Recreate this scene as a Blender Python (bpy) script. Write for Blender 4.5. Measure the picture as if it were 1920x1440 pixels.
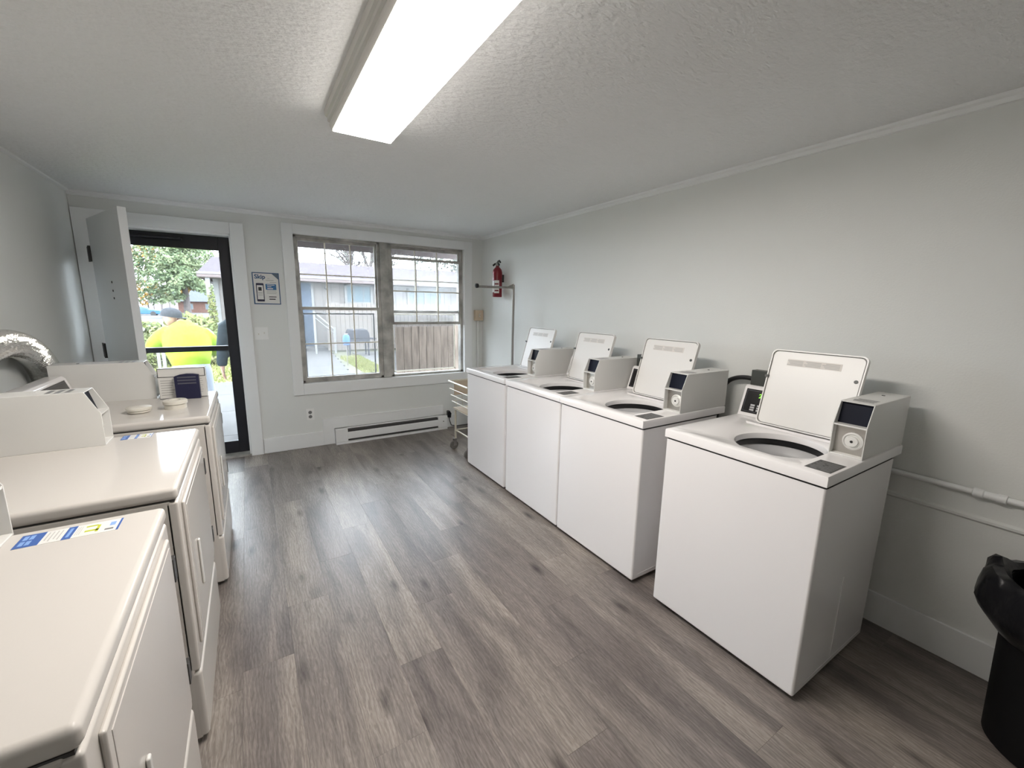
import bpy, bmesh, math, random
from mathutils import Vector, Matrix
random.seed(7)
for o in list(bpy.data.objects): bpy.data.objects.remove(o, do_unlink=True)
S = bpy.context.scene
C = S.collection
# ---------------------------------------------------------------- camera, world, exposure
YAW, PITCH, ROLL, FPX, CH = 0.561, 0.1833, 0.0178, 784.54, 1.453
fw = Vector((math.sin(YAW)*math.cos(PITCH), math.cos(YAW)*math.cos(PITCH), -math.sin(PITCH)))
rt = Vector((math.cos(YAW), -math.sin(YAW), 0)); up = rt.cross(fw)
rt2 = rt*math.cos(ROLL) + up*math.sin(ROLL); up2 = -rt*math.sin(ROLL) + up*math.cos(ROLL)
cd = bpy.data.cameras.new('camera'); cam = bpy.data.objects.new('camera', cd); C.objects.link(cam)
M3 = Matrix((rt2, up2, -fw)).transposed()
cam.matrix_world = Matrix.Translation((0, 0, CH)) @ M3.to_4x4()
cd.sensor_fit = 'HORIZONTAL'; cd.sensor_width = 36; cd.lens = FPX/1920*36; cd.clip_start = .02; cd.clip_end = 400
S.camera = cam
W = bpy.data.worlds.new('overcast'); S.world = W; W.use_nodes = True
bg = W.node_tree.nodes['Background']; bg.inputs[0].default_value = (.80, .90, 1.0, 1); bg.inputs[1].default_value = 13.5
LAMP = 42.0
vs = S.view_settings; vs.view_transform = 'Standard'; vs.look = 'None'; vs.gamma = 1; vs.use_curve_mapping = False
vs.exposure = 0.06
# room dimensions
D, XL, XR, H, YF = 4.566, -1.065, 2.423, 2.248, -1.9
G = -0.2                                   # ground outside
R = math.radians
# ---------------------------------------------------------------- materials
def nodes(name):
    m = bpy.data.materials.new(name); m.use_nodes = True
    t = m.node_tree; return m, t, t.nodes['Principled BSDF']
def mat(name, col, rough=.5, metal=0, bump=0, bscale=60, var=0, vscale=4, spec=.5, stretch=(1, 1, 1), coat=0, emis=None, estr=0):
    m, t, b = nodes(name)
    b.inputs['Base Color'].default_value = (*col, 1); b.inputs['Roughness'].default_value = rough
    b.inputs['Metallic'].default_value = metal; b.inputs['Specular IOR Level'].default_value = spec
    b.inputs['Coat Weight'].default_value = coat
    if emis: b.inputs['Emission Color'].default_value = (*emis, 1); b.inputs['Emission Strength'].default_value = estr
    if bump or var:
        tc = t.nodes.new('ShaderNodeTexCoord'); mp = t.nodes.new('ShaderNodeMapping'); mp.inputs['Scale'].default_value = stretch
        t.links.new(tc.outputs['Object'], mp.inputs[0])
    if bump:
        n = t.nodes.new('ShaderNodeTexNoise'); n.inputs['Scale'].default_value = bscale; n.inputs['Detail'].default_value = 4
        t.links.new(mp.outputs[0], n.inputs['Vector'])
        bp = t.nodes.new('ShaderNodeBump'); bp.inputs['Strength'].default_value = bump; bp.inputs['Distance'].default_value = .01
        t.links.new(n.outputs['Fac'], bp.inputs['Height']); t.links.new(bp.outputs[0], b.inputs['Normal'])
    if var:
        n = t.nodes.new('ShaderNodeTexNoise'); n.inputs['Scale'].default_value = vscale; n.inputs['Detail'].default_value = 5
        t.links.new(mp.outputs[0], n.inputs['Vector'])
        r = t.nodes.new('ShaderNodeValToRGB'); r.color_ramp.elements[0].position = .3; r.color_ramp.elements[1].position = .7
        r.color_ramp.elements[0].color = (*[max(0, c*(1-var)) for c in col], 1); r.color_ramp.elements[1].color = (*[min(1, c*(1+var)) for c in col], 1)
        t.links.new(n.outputs['Fac'], r.inputs[0]); t.links.new(r.outputs[0], b.inputs['Base Color'])
    return m
def leafmat(name, cols, scale=1.5):
    m, t, b = nodes(name); b.inputs['Roughness'].default_value = .7
    tc = t.nodes.new('ShaderNodeTexCoord'); n = t.nodes.new('ShaderNodeTexNoise'); n.inputs['Scale'].default_value = scale; n.inputs['Detail'].default_value = 3
    t.links.new(tc.outputs['Object'], n.inputs['Vector']); r = t.nodes.new('ShaderNodeValToRGB')
    els = r.color_ramp.elements
    while len(els) < len(cols): els.new(.5)
    for i, c in enumerate(cols): els[i].position = .3 + .4*i/max(1, len(cols)-1); els[i].color = (*c, 1)
    t.links.new(n.outputs['Fac'], r.inputs[0]); t.links.new(r.outputs[0], b.inputs['Base Color'])
    return m
def glassmat(name, dust, tint=(1, 1, 1), dustcol=(.85, .88, .9)):
    m = bpy.data.materials.new(name); m.use_nodes = True; t = m.node_tree; t.nodes.clear()
    o = t.nodes.new('ShaderNodeOutputMaterial'); tr = t.nodes.new('ShaderNodeBsdfTransparent'); tr.inputs[0].default_value = (*tint, 1)
    gl = t.nodes.new('ShaderNodeBsdfGlossy'); gl.inputs['Roughness'].default_value = .02
    fr = t.nodes.new('ShaderNodeFresnel'); fr.inputs[0].default_value = 1.3
    mx = t.nodes.new('ShaderNodeMixShader'); t.links.new(fr.outputs[0], mx.inputs[0]); t.links.new(tr.outputs[0], mx.inputs[1]); t.links.new(gl.outputs[0], mx.inputs[2])
    tl = t.nodes.new('ShaderNodeBsdfTranslucent'); tl.inputs[0].default_value = (*dustcol, 1)
    tc = t.nodes.new('ShaderNodeTexCoord'); n = t.nodes.new('ShaderNodeTexNoise'); n.inputs['Scale'].default_value = 3; n.inputs['Detail'].default_value = 5
    t.links.new(tc.outputs['Object'], n.inputs['Vector']); ml = t.nodes.new('ShaderNodeMath'); ml.operation = 'MULTIPLY'; ml.inputs[1].default_value = dust*2
    t.links.new(n.outputs['Fac'], ml.inputs[0])
    m2 = t.nodes.new('ShaderNodeMixShader'); t.links.new(ml.outputs[0], m2.inputs[0]); t.links.new(mx.outputs[0], m2.inputs[1]); t.links.new(tl.outputs[0], m2.inputs[2])
    t.links.new(m2.outputs[0], o.inputs[0]); return m
def screenmat(name, dens):
    m = bpy.data.materials.new(name); m.use_nodes = True; t = m.node_tree; t.nodes.clear()
    o = t.nodes.new('ShaderNodeOutputMaterial'); tr = t.nodes.new('ShaderNodeBsdfTransparent'); df = t.nodes.new('ShaderNodeBsdfDiffuse'); df.inputs[0].default_value = (.12, .12, .12, 1)
    mx = t.nodes.new('ShaderNodeMixShader'); mx.inputs[0].default_value = dens
    t.links.new(tr.outputs[0], mx.inputs[1]); t.links.new(df.outputs[0], mx.inputs[2]); t.links.new(mx.outputs[0], o.inputs[0]); return m
def woodmat():
    m, t, b = nodes('vinyl_plank'); L = t.links.new
    tc = t.nodes.new('ShaderNodeTexCoord'); oi = t.nodes.new('ShaderNodeObjectInfo')
    vm = t.nodes.new('ShaderNodeVectorMath'); vm.operation = 'SCALE'; vm.inputs[0].default_value = (31, 57, 13); L(oi.outputs['Random'], vm.inputs['Scale'])
    ad = t.nodes.new('ShaderNodeVectorMath'); ad.operation = 'ADD'; L(tc.outputs['Object'], ad.inputs[0]); L(vm.outputs[0], ad.inputs[1])
    def mapped(sc):
        mp = t.nodes.new('ShaderNodeMapping'); mp.inputs['Scale'].default_value = sc; L(ad.outputs[0], mp.inputs[0]); return mp.outputs[0]
    def noise(v, s, d=6, dist=0):
        n = t.nodes.new('ShaderNodeTexNoise'); n.inputs['Scale'].default_value = s; n.inputs['Detail'].default_value = d; n.inputs['Distortion'].default_value = dist; L(v, n.inputs['Vector']); return n.outputs['Fac']
    def ramp(f, a, b_, p0=.3, p1=.7):
        r = t.nodes.new('ShaderNodeValToRGB'); r.color_ramp.elements[0].position = p0; r.color_ramp.elements[1].position = p1
        r.color_ramp.elements[0].color = (*a, 1); r.color_ramp.elements[1].color = (*b_, 1); L(f, r.inputs[0]); return r.outputs[0]
    def mix(f, a, b_, mode='MIX', fac=None):
        x = t.nodes.new('ShaderNodeMix'); x.data_type = 'RGBA'; x.blend_type = mode
        if f is None: x.inputs[0].default_value = fac
        else: L(f, x.inputs[0])
        L(a, x.inputs[6]); L(b_, x.inputs[7]); return x.outputs[2]
    broad = ramp(noise(mapped((5.5, .9, 1)), 1.6, 3, .6), (.150, .133, .126), (.300, .268, .243), .34, .68)
    tone = ramp(oi.outputs['Random'], (.74, .72, .73), (1.2, 1.19, 1.16), 0, 1)
    col = mix(None, broad, tone, 'MULTIPLY', 1.0)
    grain = ramp(noise(mapped((60, 7.0, 1)), 2.6, 9, 1.6), (.74, .73, .72), (1.16, 1.16, 1.16), .36, .64)
    col = mix(None, col, grain, 'MULTIPLY', .85)
    # cathedral figure
    wv = t.nodes.new('ShaderNodeTexWave'); wv.wave_type = 'BANDS'; wv.bands_direction = 'X'; wv.inputs['Scale'].default_value = 14; wv.inputs['Distortion'].default_value = 12; wv.inputs['Detail'].default_value = 2; wv.inputs['Detail Scale'].default_value = 1.0
    L(mapped((1.6, .42, 1)), wv.inputs['Vector'])
    col = mix(None, col, ramp(wv.outputs['Fac'], (.80, .78, .77), (1.08, 1.08, 1.07), .15, .85), 'MULTIPLY', .7)
    # knots
    vo = t.nodes.new('ShaderNodeTexVoronoi'); vo.voronoi_dimensions = '2D'; vo.inputs['Scale'].default_value = 1; L(mapped((4.6, 1.5, 1)), vo.inputs['Vector'])
    kn = ramp(vo.outputs['Distance'], (.16, .14, .15), (1, 1, 1), .01, .13)
    sp = t.nodes.new('ShaderNodeSeparateColor'); L(vo.outputs['Color'], sp.inputs[0])
    gt = t.nodes.new('ShaderNodeMath'); gt.operation = 'GREATER_THAN'; gt.inputs[1].default_value = .35; L(sp.outputs[0], gt.inputs[0])
    ml = t.nodes.new('ShaderNodeMath'); ml.operation = 'MULTIPLY'; L(gt.outputs[0], ml.inputs[0]); L(sp.outputs[1], ml.inputs[1])
    col = mix(ml.outputs[0], col, mix(None, col, kn, 'MULTIPLY', 1.0))
    L(col, b.inputs['Base Color'])
    b.inputs['Roughness'].default_value = .34; b.inputs['Specular IOR Level'].default_value = .48
    bp = t.nodes.new('ShaderNodeBump'); bp.inputs['Strength'].default_value = .12; bp.inputs['Distance'].default_value = .004
    L(noise(mapped((60, 4, 1)), 3, 6), bp.inputs['Height']); L(bp.outputs[0], b.inputs['Normal'])
    return m
def shingles(name, c1, c2, sc=3):
    m, t, b = nodes(name); b.inputs['Roughness'].default_value = .9
    tc = t.nodes.new('ShaderNodeTexCoord'); br = t.nodes.new('ShaderNodeTexBrick'); br.inputs['Scale'].default_value = sc
    br.inputs['Color1'].default_value = (*c1, 1); br.inputs['Color2'].default_value = (*c2, 1); br.inputs['Mortar'].default_value = (*[c*.8 for c in c1], 1)
    br.inputs['Mortar Size'].default_value = .01
    t.links.new(tc.outputs['Object'], br.inputs['Vector']); t.links.new(br.outputs[0], b.inputs['Base Color']); return m
M = dict(
    wall=mat('wall_paint', (.80, .81, .785), .62, bump=.08, bscale=140),
    ceil=mat('ceiling_paint', (.85, .86, .855), .85, bump=.95, bscale=38, stretch=(1, 1.6, 1)),
    trim=mat('trim_paint', (.88, .89, .885), .4, bump=.05, bscale=30),
    enamel=mat('white_enamel', (.88, .86, .86), .17, bump=.012, bscale=260, coat=.15),
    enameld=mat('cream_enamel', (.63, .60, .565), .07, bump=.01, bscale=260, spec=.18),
    enamel2=mat('meter_enamel', (.74, .735, .71), .24),
    lidm=mat('lid_enamel', (.80, .785, .76), .3),
    rim=mat('lid_gasket', (.22, .22, .21), .5),  # dark grey for the painted shading inside the lid rim
    seam=mat('dark_seam', (.06, .06, .06), .6),
    black=mat('black_plastic', (.012, .012, .014), .35),
    navy=mat('window_black', (.006, .008, .018), .5, spec=.15),
    steel=mat('brushed_steel', (.50, .48, .45), .35, 1.0, bump=.05, bscale=90),
    tub=mat('porcelain_tub', (.82, .80, .78), .2),
    dgrey=mat('dark_grey_box', (.055, .06, .055), .4),
    panel=mat('control_black', (.014, .013, .014), .16),
    btn=mat('button_grey', (.45, .45, .46), .4),
    led=mat('green_display', (.02, .05, .01), .4, emis=(.25, .75, .04), estr=1.3),
    print_=mat('grey_print', (.50, .49, .47), .6),
    printd=mat('dark_print', (.055, .055, .055), .5),
    lightprint=mat('pale_print', (.19, .19, .19), .5),
    paper=mat('white_paper', (.78, .77, .74), .5),
    pink=mat('pale_label', (.70, .66, .62), .45),
    blue=mat('sticker_blue', (.05, .13, .42), .4),
    lblue=mat('sticker_light_blue', (.25, .42, .78), .4),
    lime=mat('sticker_lime', (.55, .60, .03), .5),
    pblue=mat('poster_blue', (.035, .105, .22), .4), pblue2=mat('poster_mid_blue', (.02, .15, .36), .4), pcorner=mat('poster_corner', (.09, .14, .19), .4),
    navyc=mat('navy_card', (.012, .013, .05), .4), greyline=mat('grey_line', (.09, .09, .12), .5), cream=mat('cream_plastic', (.72, .69, .62), .4),
    beige=mat('beige_plastic', (.62, .50, .36), .45), white=mat('white_plastic', (.90, .90, .88), .3),
    alu=mat('weathered_aluminium', (.46, .45, .42), .5, .2, bump=.1, bscale=30, var=.35, vscale=9),
    grille=mat('grille_bar', (.78, .74, .64), .5), doorm=mat('door_paint', (.80, .82, .83), .32, bump=.02, bscale=60),
    storm=mat('black_storm_frame', (.008, .009, .014), .38), hinge=mat('dark_hinge', (.045, .045, .045), .45),
    glass=glassmat('window_glass', .03), dusty=glassmat('dusty_glass', .06), clear=glassmat('storm_glass', .008), screen=screenmat('insect_screen', .30), screen2=screenmat('fine_screen', .07),
    red=mat('extinguisher_red', (.20, .004, .014), .3), rack=mat('rack_steel', (.33, .31, .29), .35, .8), wire=mat('cart_wire', (.66, .62, .52), .35, .35), tan=mat('tan_board', (.48, .39, .29), .7),
    rubber=mat('grey_rubber', (.16, .15, .14), .6), foil=mat('foil', (.74, .74, .72), .2, 1.0, bump=.35, bscale=45), bag=mat('black_bag', (.004, .004, .006), .28, bump=.9, bscale=7, spec=.35), bin=mat('black_bin', (.005, .005, .006), .6, spec=.2),
    concrete=mat('concrete', (.50, .49, .48), .9, var=.10, vscale=3), joint=mat('concrete_joint', (.28, .27, .26), .9), grass=leafmat('grass', [(.30, .34, .10), (.44, .46, .16), (.52, .52, .24)], 3),
    soil=mat('ground_soil', (.36, .36, .26), .95, var=.2, vscale=1), siding=mat('house_siding', (.50, .46, .43), .8, var=.05, vscale=2), batten=mat('house_batten', (.46, .42, .39), .8),
    roof=shingles('roof_shingle', (.30, .25, .28), (.36, .31, .33), 5), fascia=mat('fascia_brown', (.40, .33, .32), .7), whitep=mat('white_exterior_paint', (.75, .75, .73), .6),
    bdoor=mat('blue_door', (.19, .24, .32), .5), hglass=mat('house_pane', (.30, .40, .44), .1), fencew=mat('weathered_fence', (.38, .31, .255), .9, var=.35, vscale=5, stretch=(6, 6, .7)),
    fencep=mat('pale_fence', (.47, .42, .38), .9, var=.1, vscale=3, stretch=(5, 5, .5)), grillm=mat('grill_black', (.10, .10, .12), .5), bluej=mat('blue_container', (.12, .25, .70), .4),
    brick=shingles('red_brick', (.42, .24, .19), (.50, .30, .24), 9), groof=mat('grey_roof', (.42, .46, .52), .8, var=.08), shedw=mat('shed_white', (.72, .68, .64), .7), shedt=mat('shed_trim', (.32, .27, .26), .7),
    carb=mat('car_blue', (.10, .28, .52), .25, coat=.5), carg=mat('car_glass', (.30, .48, .62), .1), tire=mat('tyre', (.03, .03, .03), .8), bark=mat('bark', (.26, .23, .22), .9, var=.3, vscale=6),
    pine=leafmat('conifer_needles', [(.13, .19, .11), (.24, .31, .16), (.36, .40, .22)], 1.0), amber=leafmat('autumn_leaves', [(.50, .22, .05), (.62, .36, .08), (.66, .50, .14)], 1.2),
    bare=leafmat('sparse_twigs', [(.26, .28, .24), (.38, .40, .34)], 1.0), hedge=leafmat('hedge_leaves', [(.14, .19, .08), (.28, .32, .12), (.42, .42, .2)], 3),
    skin=mat('skin', (.52, .32, .24), .55), hivis=mat('hi_vis_shirt', (.50, .78, .06), .7, bump=.25, bscale=9), shorts=mat('pale_trousers', (.42, .46, .52), .8, bump=.2, bscale=12), cap=mat('grey_cap', (.10, .105, .115), .8), jacket=mat('dark_jacket', (.035, .06, .075), .7, bump=.3, bscale=14), denim=mat('dark_denim', (.06, .07, .10), .8), hair=mat('dark_hair', (.03, .02, .015), .6), boot=mat('boot', (.06, .05, .04), .6), blackp=mat('lamp_white_metal', (.62, .60, .57), .4),
)
# daylight is several times brighter than the lamp, so outdoor colours are darkened to offset it
def scale_mat(m, f):
    for n in m.node_tree.nodes:
        if n.type == 'VALTORGB':
            for e_ in n.color_ramp.elements: e_.color = (*[c*f for c in e_.color[:3]], 1)
        elif n.type == 'TEX_BRICK':
            for k_ in ('Color1', 'Color2', 'Mortar'): n.inputs[k_].default_value = (*[c*f for c in n.inputs[k_].default_value[:3]], 1)
        elif n.type == 'BSDF_PRINCIPLED': n.inputs['Base Color'].default_value = (*[c*f for c in n.inputs['Base Color'].default_value[:3]], 1)
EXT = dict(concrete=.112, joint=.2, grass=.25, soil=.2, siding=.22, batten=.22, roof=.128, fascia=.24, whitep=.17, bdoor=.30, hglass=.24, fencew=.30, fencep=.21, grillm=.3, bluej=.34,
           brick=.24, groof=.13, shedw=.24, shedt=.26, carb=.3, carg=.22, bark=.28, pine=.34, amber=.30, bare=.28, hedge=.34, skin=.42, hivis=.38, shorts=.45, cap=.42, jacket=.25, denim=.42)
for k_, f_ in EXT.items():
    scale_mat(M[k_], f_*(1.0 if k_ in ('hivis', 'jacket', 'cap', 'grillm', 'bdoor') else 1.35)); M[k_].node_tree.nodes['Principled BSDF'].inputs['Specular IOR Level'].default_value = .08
M['plank'] = woodmat()
M['lens'] = mat('lit_diffuser', (.9, .9, .88), .5, emis=(1.0, .94, .875), estr=LAMP)
# ---------------------------------------------------------------- mesh helpers
class MB:
    def __init__(s): s.v = []; s.f = []
    def add(s, vs, fs):
        k = len(s.v); s.v += [tuple(v) for v in vs]; s.f += [tuple(i+k for i in f) for f in fs]; return s
    def box(s, a, b, skip=()):
        (x0, y0, z0), (x1, y1, z1) = a, b
        vs = [(x0, y0, z0), (x1, y0, z0), (x1, y1, z0), (x0, y1, z0), (x0, y0, z1), (x1, y0, z1), (x1, y1, z1), (x0, y1, z1)]
        fs = dict(b=(0, 3, 2, 1), t=(4, 5, 6, 7), f=(0, 1, 5, 4), k=(2, 3, 7, 6), l=(0, 4, 7, 3), r=(1, 2, 6, 5))
        return s.add(vs, [f for n, f in fs.items() if n not in skip])
    def obox(s, c, ax, ay, az, h):          # oriented box: centre, axes, half sizes
        c = Vector(c); ax, ay, az = [Vector(q).normalized() for q in (ax, ay, az)]
        vs = [c + ax*h[0]*i + ay*h[1]*j + az*h[2]*k for k in (-1, 1) for i, j in ((-1, -1), (1, -1), (1, 1), (-1, 1))]
        return s.add(vs, [(0, 3, 2, 1), (4, 5, 6, 7), (0, 1, 5, 4), (1, 2, 6, 5), (2, 3, 7, 6), (3, 0, 4, 7)])
    def prism(s, prof, axis, a, b):         # closed profile (2D) swept along axis from a to b
        n = len(prof)
        def P(p, w):
            if axis == 'y': return (p[0], w, p[1])
            if axis == 'x': return (w, p[0], p[1])
            return (p[0], p[1], w)
        vs = [P(p, a) for p in prof] + [P(p, b) for p in prof]
        return s.add(vs, [tuple(range(n))[::-1], tuple(range(n, 2*n))] + [(i, (i+1) % n, n+(i+1) % n, n+i) for i in range(n)])
    def tube(s, pts, r, n=8, cap=True):
        pts = [Vector(p) for p in pts]; rs = r if isinstance(r, (list, tuple)) else [r]*len(pts); rings = []; u = None
        for i, p in enumerate(pts):
            d = (pts[min(i+1, len(pts)-1)] - pts[max(i-1, 0)]).normalized()
            if u is None: u = d.orthogonal().normalized()
            u = (u - d*u.dot(d)).normalized(); w = d.cross(u)
            rings.append([p + (u*math.cos(2*math.pi*k/n) + w*math.sin(2*math.pi*k/n))*rs[i] for k in range(n)])
        vs = [q for r_ in rings for q in r_]; fs = []
        for i in range(len(pts)-1):
            for k in range(n): fs.append((i*n+k, i*n+(k+1) % n, (i+1)*n+(k+1) % n, (i+1)*n+k))
        if cap: fs += [tuple(range(n))[::-1], tuple(range((len(pts)-1)*n, len(pts)*n))]
        return s.add(vs, fs)
    def lathe(s, prof, c=(0, 0, 0), n=24, axis='z', sx=1, sy=1, caps=True):   # prof: (r, h)
        vs = []
        for r, h in prof:
            for k in range(n):
                a = 2*math.pi*k/n; x, y = r*math.cos(a)*sx, r*math.sin(a)*sy
                q = (x, y, h) if axis == 'z' else ((h, x, y) if axis == 'x' else (x, h, y))
                vs.append((q[0]+c[0], q[1]+c[1], q[2]+c[2]))
        fs = []
        for i in range(len(prof)-1):
            for k in range(n): fs.append((i*n+k, i*n+(k+1) % n, (i+1)*n+(k+1) % n, (i+1)*n+k))
        if caps: fs += [tuple(range(n))[::-1], tuple(range((len(prof)-1)*n, len(prof)*n))]
        return s.add(vs, fs)
    def xf(s, mtx):
        s.v = [tuple(mtx @ Vector(v)) for v in s.v]; return s
    def build(s, name, m, parent=None, bevel=0, seg=2, smooth=False, loc=None, **tags):
        me = bpy.data.meshes.new(name); me.from_pydata(s.v, [], s.f); me.update()
        bm = bmesh.new(); bm.from_mesh(me); bmesh.ops.recalc_face_normals(bm, faces=bm.faces[:])
        if bevel:
            es = [e for e in bm.edges if len(e.link_faces) == 2 and e.calc_face_angle(0) > R(30)]
            bmesh.ops.bevel(bm, geom=es, offset=bevel, segments=seg, profile=.5, affect='EDGES', clamp_overlap=True)
        bm.to_mesh(me); bm.free()
        if smooth or bevel:
            me.polygons.foreach_set('use_smooth', [True]*len(me.polygons)); me.set_sharp_from_angle(angle=R(50 if bevel else 40))
        me.materials.append(m); o = bpy.data.objects.new(name, me); C.objects.link(o)
        if bevel: w = o.modifiers.new('wn', 'WEIGHTED_NORMAL'); w.keep_sharp = True
        if parent: o.parent = parent
        if loc: o.location = loc
        for k, v_ in tags.items(): o[k] = v_
        return o
def bx(a, b, skip=()): return MB().box(a, b, skip)
def thing(name, label, cat, loc=(0, 0, 0), rz=0, group=None):
    o = bpy.data.objects.new(name, None); o.empty_display_size = .1; C.objects.link(o); o.location = loc; o.rotation_euler = (0, 0, rz)
    o['label'] = label; o['category'] = cat
    if group: o['group'] = group
    return o
def tag(o, label, cat, group=None):
    o['label'] = label; o['category'] = cat
    if group: o['group'] = group
    return o
def struct(name, label=None, loc=(0, 0, 0)):
    o = bpy.data.objects.new(name, None); C.objects.link(o); o['kind'] = 'structure'; o.location = loc
    if label: o['label'] = label
    return o
def st(o, label=None):
    o['kind'] = 'structure'
    if label: o['label'] = label
    return o
def text_mb(txt, size, mtx, depth=.0004):
    cu = bpy.data.curves.new('t', 'FONT'); cu.body = txt; cu.size = size; cu.extrude = depth; cu.offset = size*.03
    ob = bpy.data.objects.new('t', cu); C.objects.link(ob); dg = bpy.context.evaluated_depsgraph_get(); dg.update()
    me = bpy.data.meshes.new_from_object(ob.evaluated_get(dg)); mb = MB(); mb.add([mtx @ v.co for v in me.vertices], [tuple(p.vertices) for p in me.polygons])
    bpy.data.objects.remove(ob, do_unlink=True); bpy.data.curves.remove(cu); bpy.data.meshes.remove(me); return mb
def copy_tree(o, parent=None):
    c = o.copy(); C.objects.link(c); c.parent = parent
    for ch in list(o.children): copy_tree(ch, c)
    return c
def round_rect(w, h, r, n=5):              # centred at 0
    pts = []
    for cx, cy, a0 in ((w/2-r, h/2-r, 0), (-w/2+r, h/2-r, 90), (-w/2+r, -h/2+r, 180), (w/2-r, -h/2+r, 270)):
        for k in range(n+1): a = R(a0 + 90*k/n); pts.append((cx+r*math.cos(a), cy+r*math.sin(a)))
    return pts
# ---------------------------------------------------------------- room shell
fl = st(bx((XL-.1, YF-.1, -.12), (XR+.1, D+.14, -.008)).build('floor', M['seam']), 'grey brown wood plank floor of the laundry room')
PW, PL = .1815, 1.23
known = {0: 2.088, -1: 1.768, 1: 1.17, 2: 1.478, 3: 1.778, 4: 3.31-PL, 5: 1.143, 6: 1.447, 7: .531}
def plank_mesh(w, l):
    mb = bx((-w/2+.0001, -l/2+.0001, -.008), (w/2-.0001, l/2-.0001, 0)); return mb
cache = {}
k = -7
while .051 + PW*k < XR:
    x0, x1 = .051+PW*k, .051+PW*(k+1)
    x0c, x1c = max(x0, XL), min(x1, XR)
    if x1c - x0c > .01:
        e = known.get(k, random.uniform(0, PL))
        ys = [e + PL*j for j in range(-6, 6)]
        for ya in ys:
            a, b = max(ya, YF), min(ya+PL, D)
            if b - a < .02: continue
            key = (round(x1c-x0c, 4), round(b-a, 3))
            if key not in cache:
                o = plank_mesh(x1c-x0c, b-a).build('plank', M['plank'], fl, bevel=.0005, seg=1); cache[key] = o
            else:
                o = cache[key].copy(); C.objects.link(o)
            o.location = ((x0c+x1c)/2, (a+b)/2, 0)
    k += 1
st(bx((XL-.1, YF-.1, H), (XR+.1, D+.14, H+.1)).build('ceiling', M['ceil']), 'textured grey white ceiling')
st(bx((XL-.1, YF-.1, -.1), (XL, D+.14, H)).build('wall_left', M['wall']), 'shaded grey wall behind the dryers')
st(bx((XR, YF-.1, -.1), (XR+.1, D+.14, H)).build('wall_right', M['wall']), 'long pale grey wall behind the washers')
st(bx((XL, YF-.1, -.1), (XR, YF, H)).build('wall_front', M['wall']), 'pale grey wall behind the viewer')
WY = D+.14                                  # outer face of the back wall
DX0, DX1, DZ1 = -.972, -.066, 2.035         # door opening
WX0, WX1, WZ0, WZ1 = .418, 2.178, .662, 2.085
wb = MB()
for a, b in [((XL, -.1), (DX0, H)), ((DX0, DZ1), (DX1, H)), ((DX1, -.1), (WX0, H)), ((WX0, -.1), (WX1, WZ0)), ((WX0, WZ1), (WX1, H)), ((WX1, -.1), (XR, H)), ((DX0, -.1), (DX1, 0.0))]:
    wb.box((a[0], D, a[1]), (b[0], WY, b[1]))
st(wb.build('wall_back', M['wall']), 'pale grey end wall with the door and window')
# baseboards, crown strips, casings
st(bx((XR-.014, YF, 0), (XR, D, .153)).build('baseboard_right', M['trim'], bevel=.003), 'painted white baseboard below the washers wall')
st(bx((XL, YF, 0), (XL+.014, D, .153)).build('baseboard_left', M['trim'], bevel=.003))
st(MB().box((.034, D-.014, 0), (.568, D, .15)).box((.568, D-.014, 0), (1.895, D, .28)).box((1.895, D-.014, 0), (XR-.014, D, .15)).build('baseboard_back', M['trim'], bevel=.003), 'white baseboard stepping up behind the heater')
def crown(name, prof, axis, a, b): return st(MB().prism(prof, axis, a, b).build(name, M['trim'], smooth=True))
crown('trim_1', [(XR, H), (XR-.03, H), (XR-.026, H-.01), (XR-.014, H-.016), (XR-.010, H-.032), (XR, H-.034)], 'y', YF, D)
crown('trim_2', [(D, H), (D-.03, H), (D-.026, H-.01), (D-.014, H-.016), (D-.010, H-.032), (D, H-.034)], 'x', XL, XR)
crown('trim_3', [(XL, H), (XL+.022, H), (XL+.018, H-.01), (XL, H-.014)], 'y', YF, D)
tw = struct('trim_4', 'wide white casing around the window')
bx((.325, D-.02, .549), (.418, D, 2.175)).build('casing_side', M['trim'], tw, bevel=.003)
bx((2.178, D-.02, .549), (2.277, D, 2.175)).build('casing_side', M['trim'], tw, bevel=.003)
bx((.418, D-.02, 2.085), (2.178, D, 2.175)).build('casing_head', M['trim'], tw, bevel=.003)
bx((.418, D-.024, .549), (2.178, D+.02, .662)).build('casing_sill', M['trim'], tw, bevel=.003)
td = struct('trim_5', 'wide white casing around the entrance door')
bx((-1.06, D-.02, 0), (-.958, D, 2.128)).build('casing_side', M['trim'], td, bevel=.003)
bx((-.072, D-.02, 0), (.03, D, 2.128)).build('casing_side', M['trim'], td, bevel=.003)
bx((-.966, D-.02, 2.03), (-.072, D, 2.128)).build('casing_head', M['trim'], td, bevel=.003)
bx((DX0, D, 0), (DX0+.028, WY, DZ1)).build('jamb', M['trim'], td)
bx((DX1-.018, D, 0), (DX1, WY, DZ1)).build('jamb', M['trim'], td)
bx((DX0, D, DZ1-.02), (DX1, WY, DZ1)).build('jamb_head', M['trim'], td)
bx((DX0, D-.005, 0), (DX1, WY+.03, .018)).build('threshold', M['alu'], td)
# wall ledge (lower seam) on the right wall
st(MB().prism([(XR, .66), (XR-.012, .652), (XR-.012, .642), (XR, .632)], 'y', YF, 3.4).build('trim_6', M['wall']), 'thin painted ledge low on the right wall')
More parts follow.
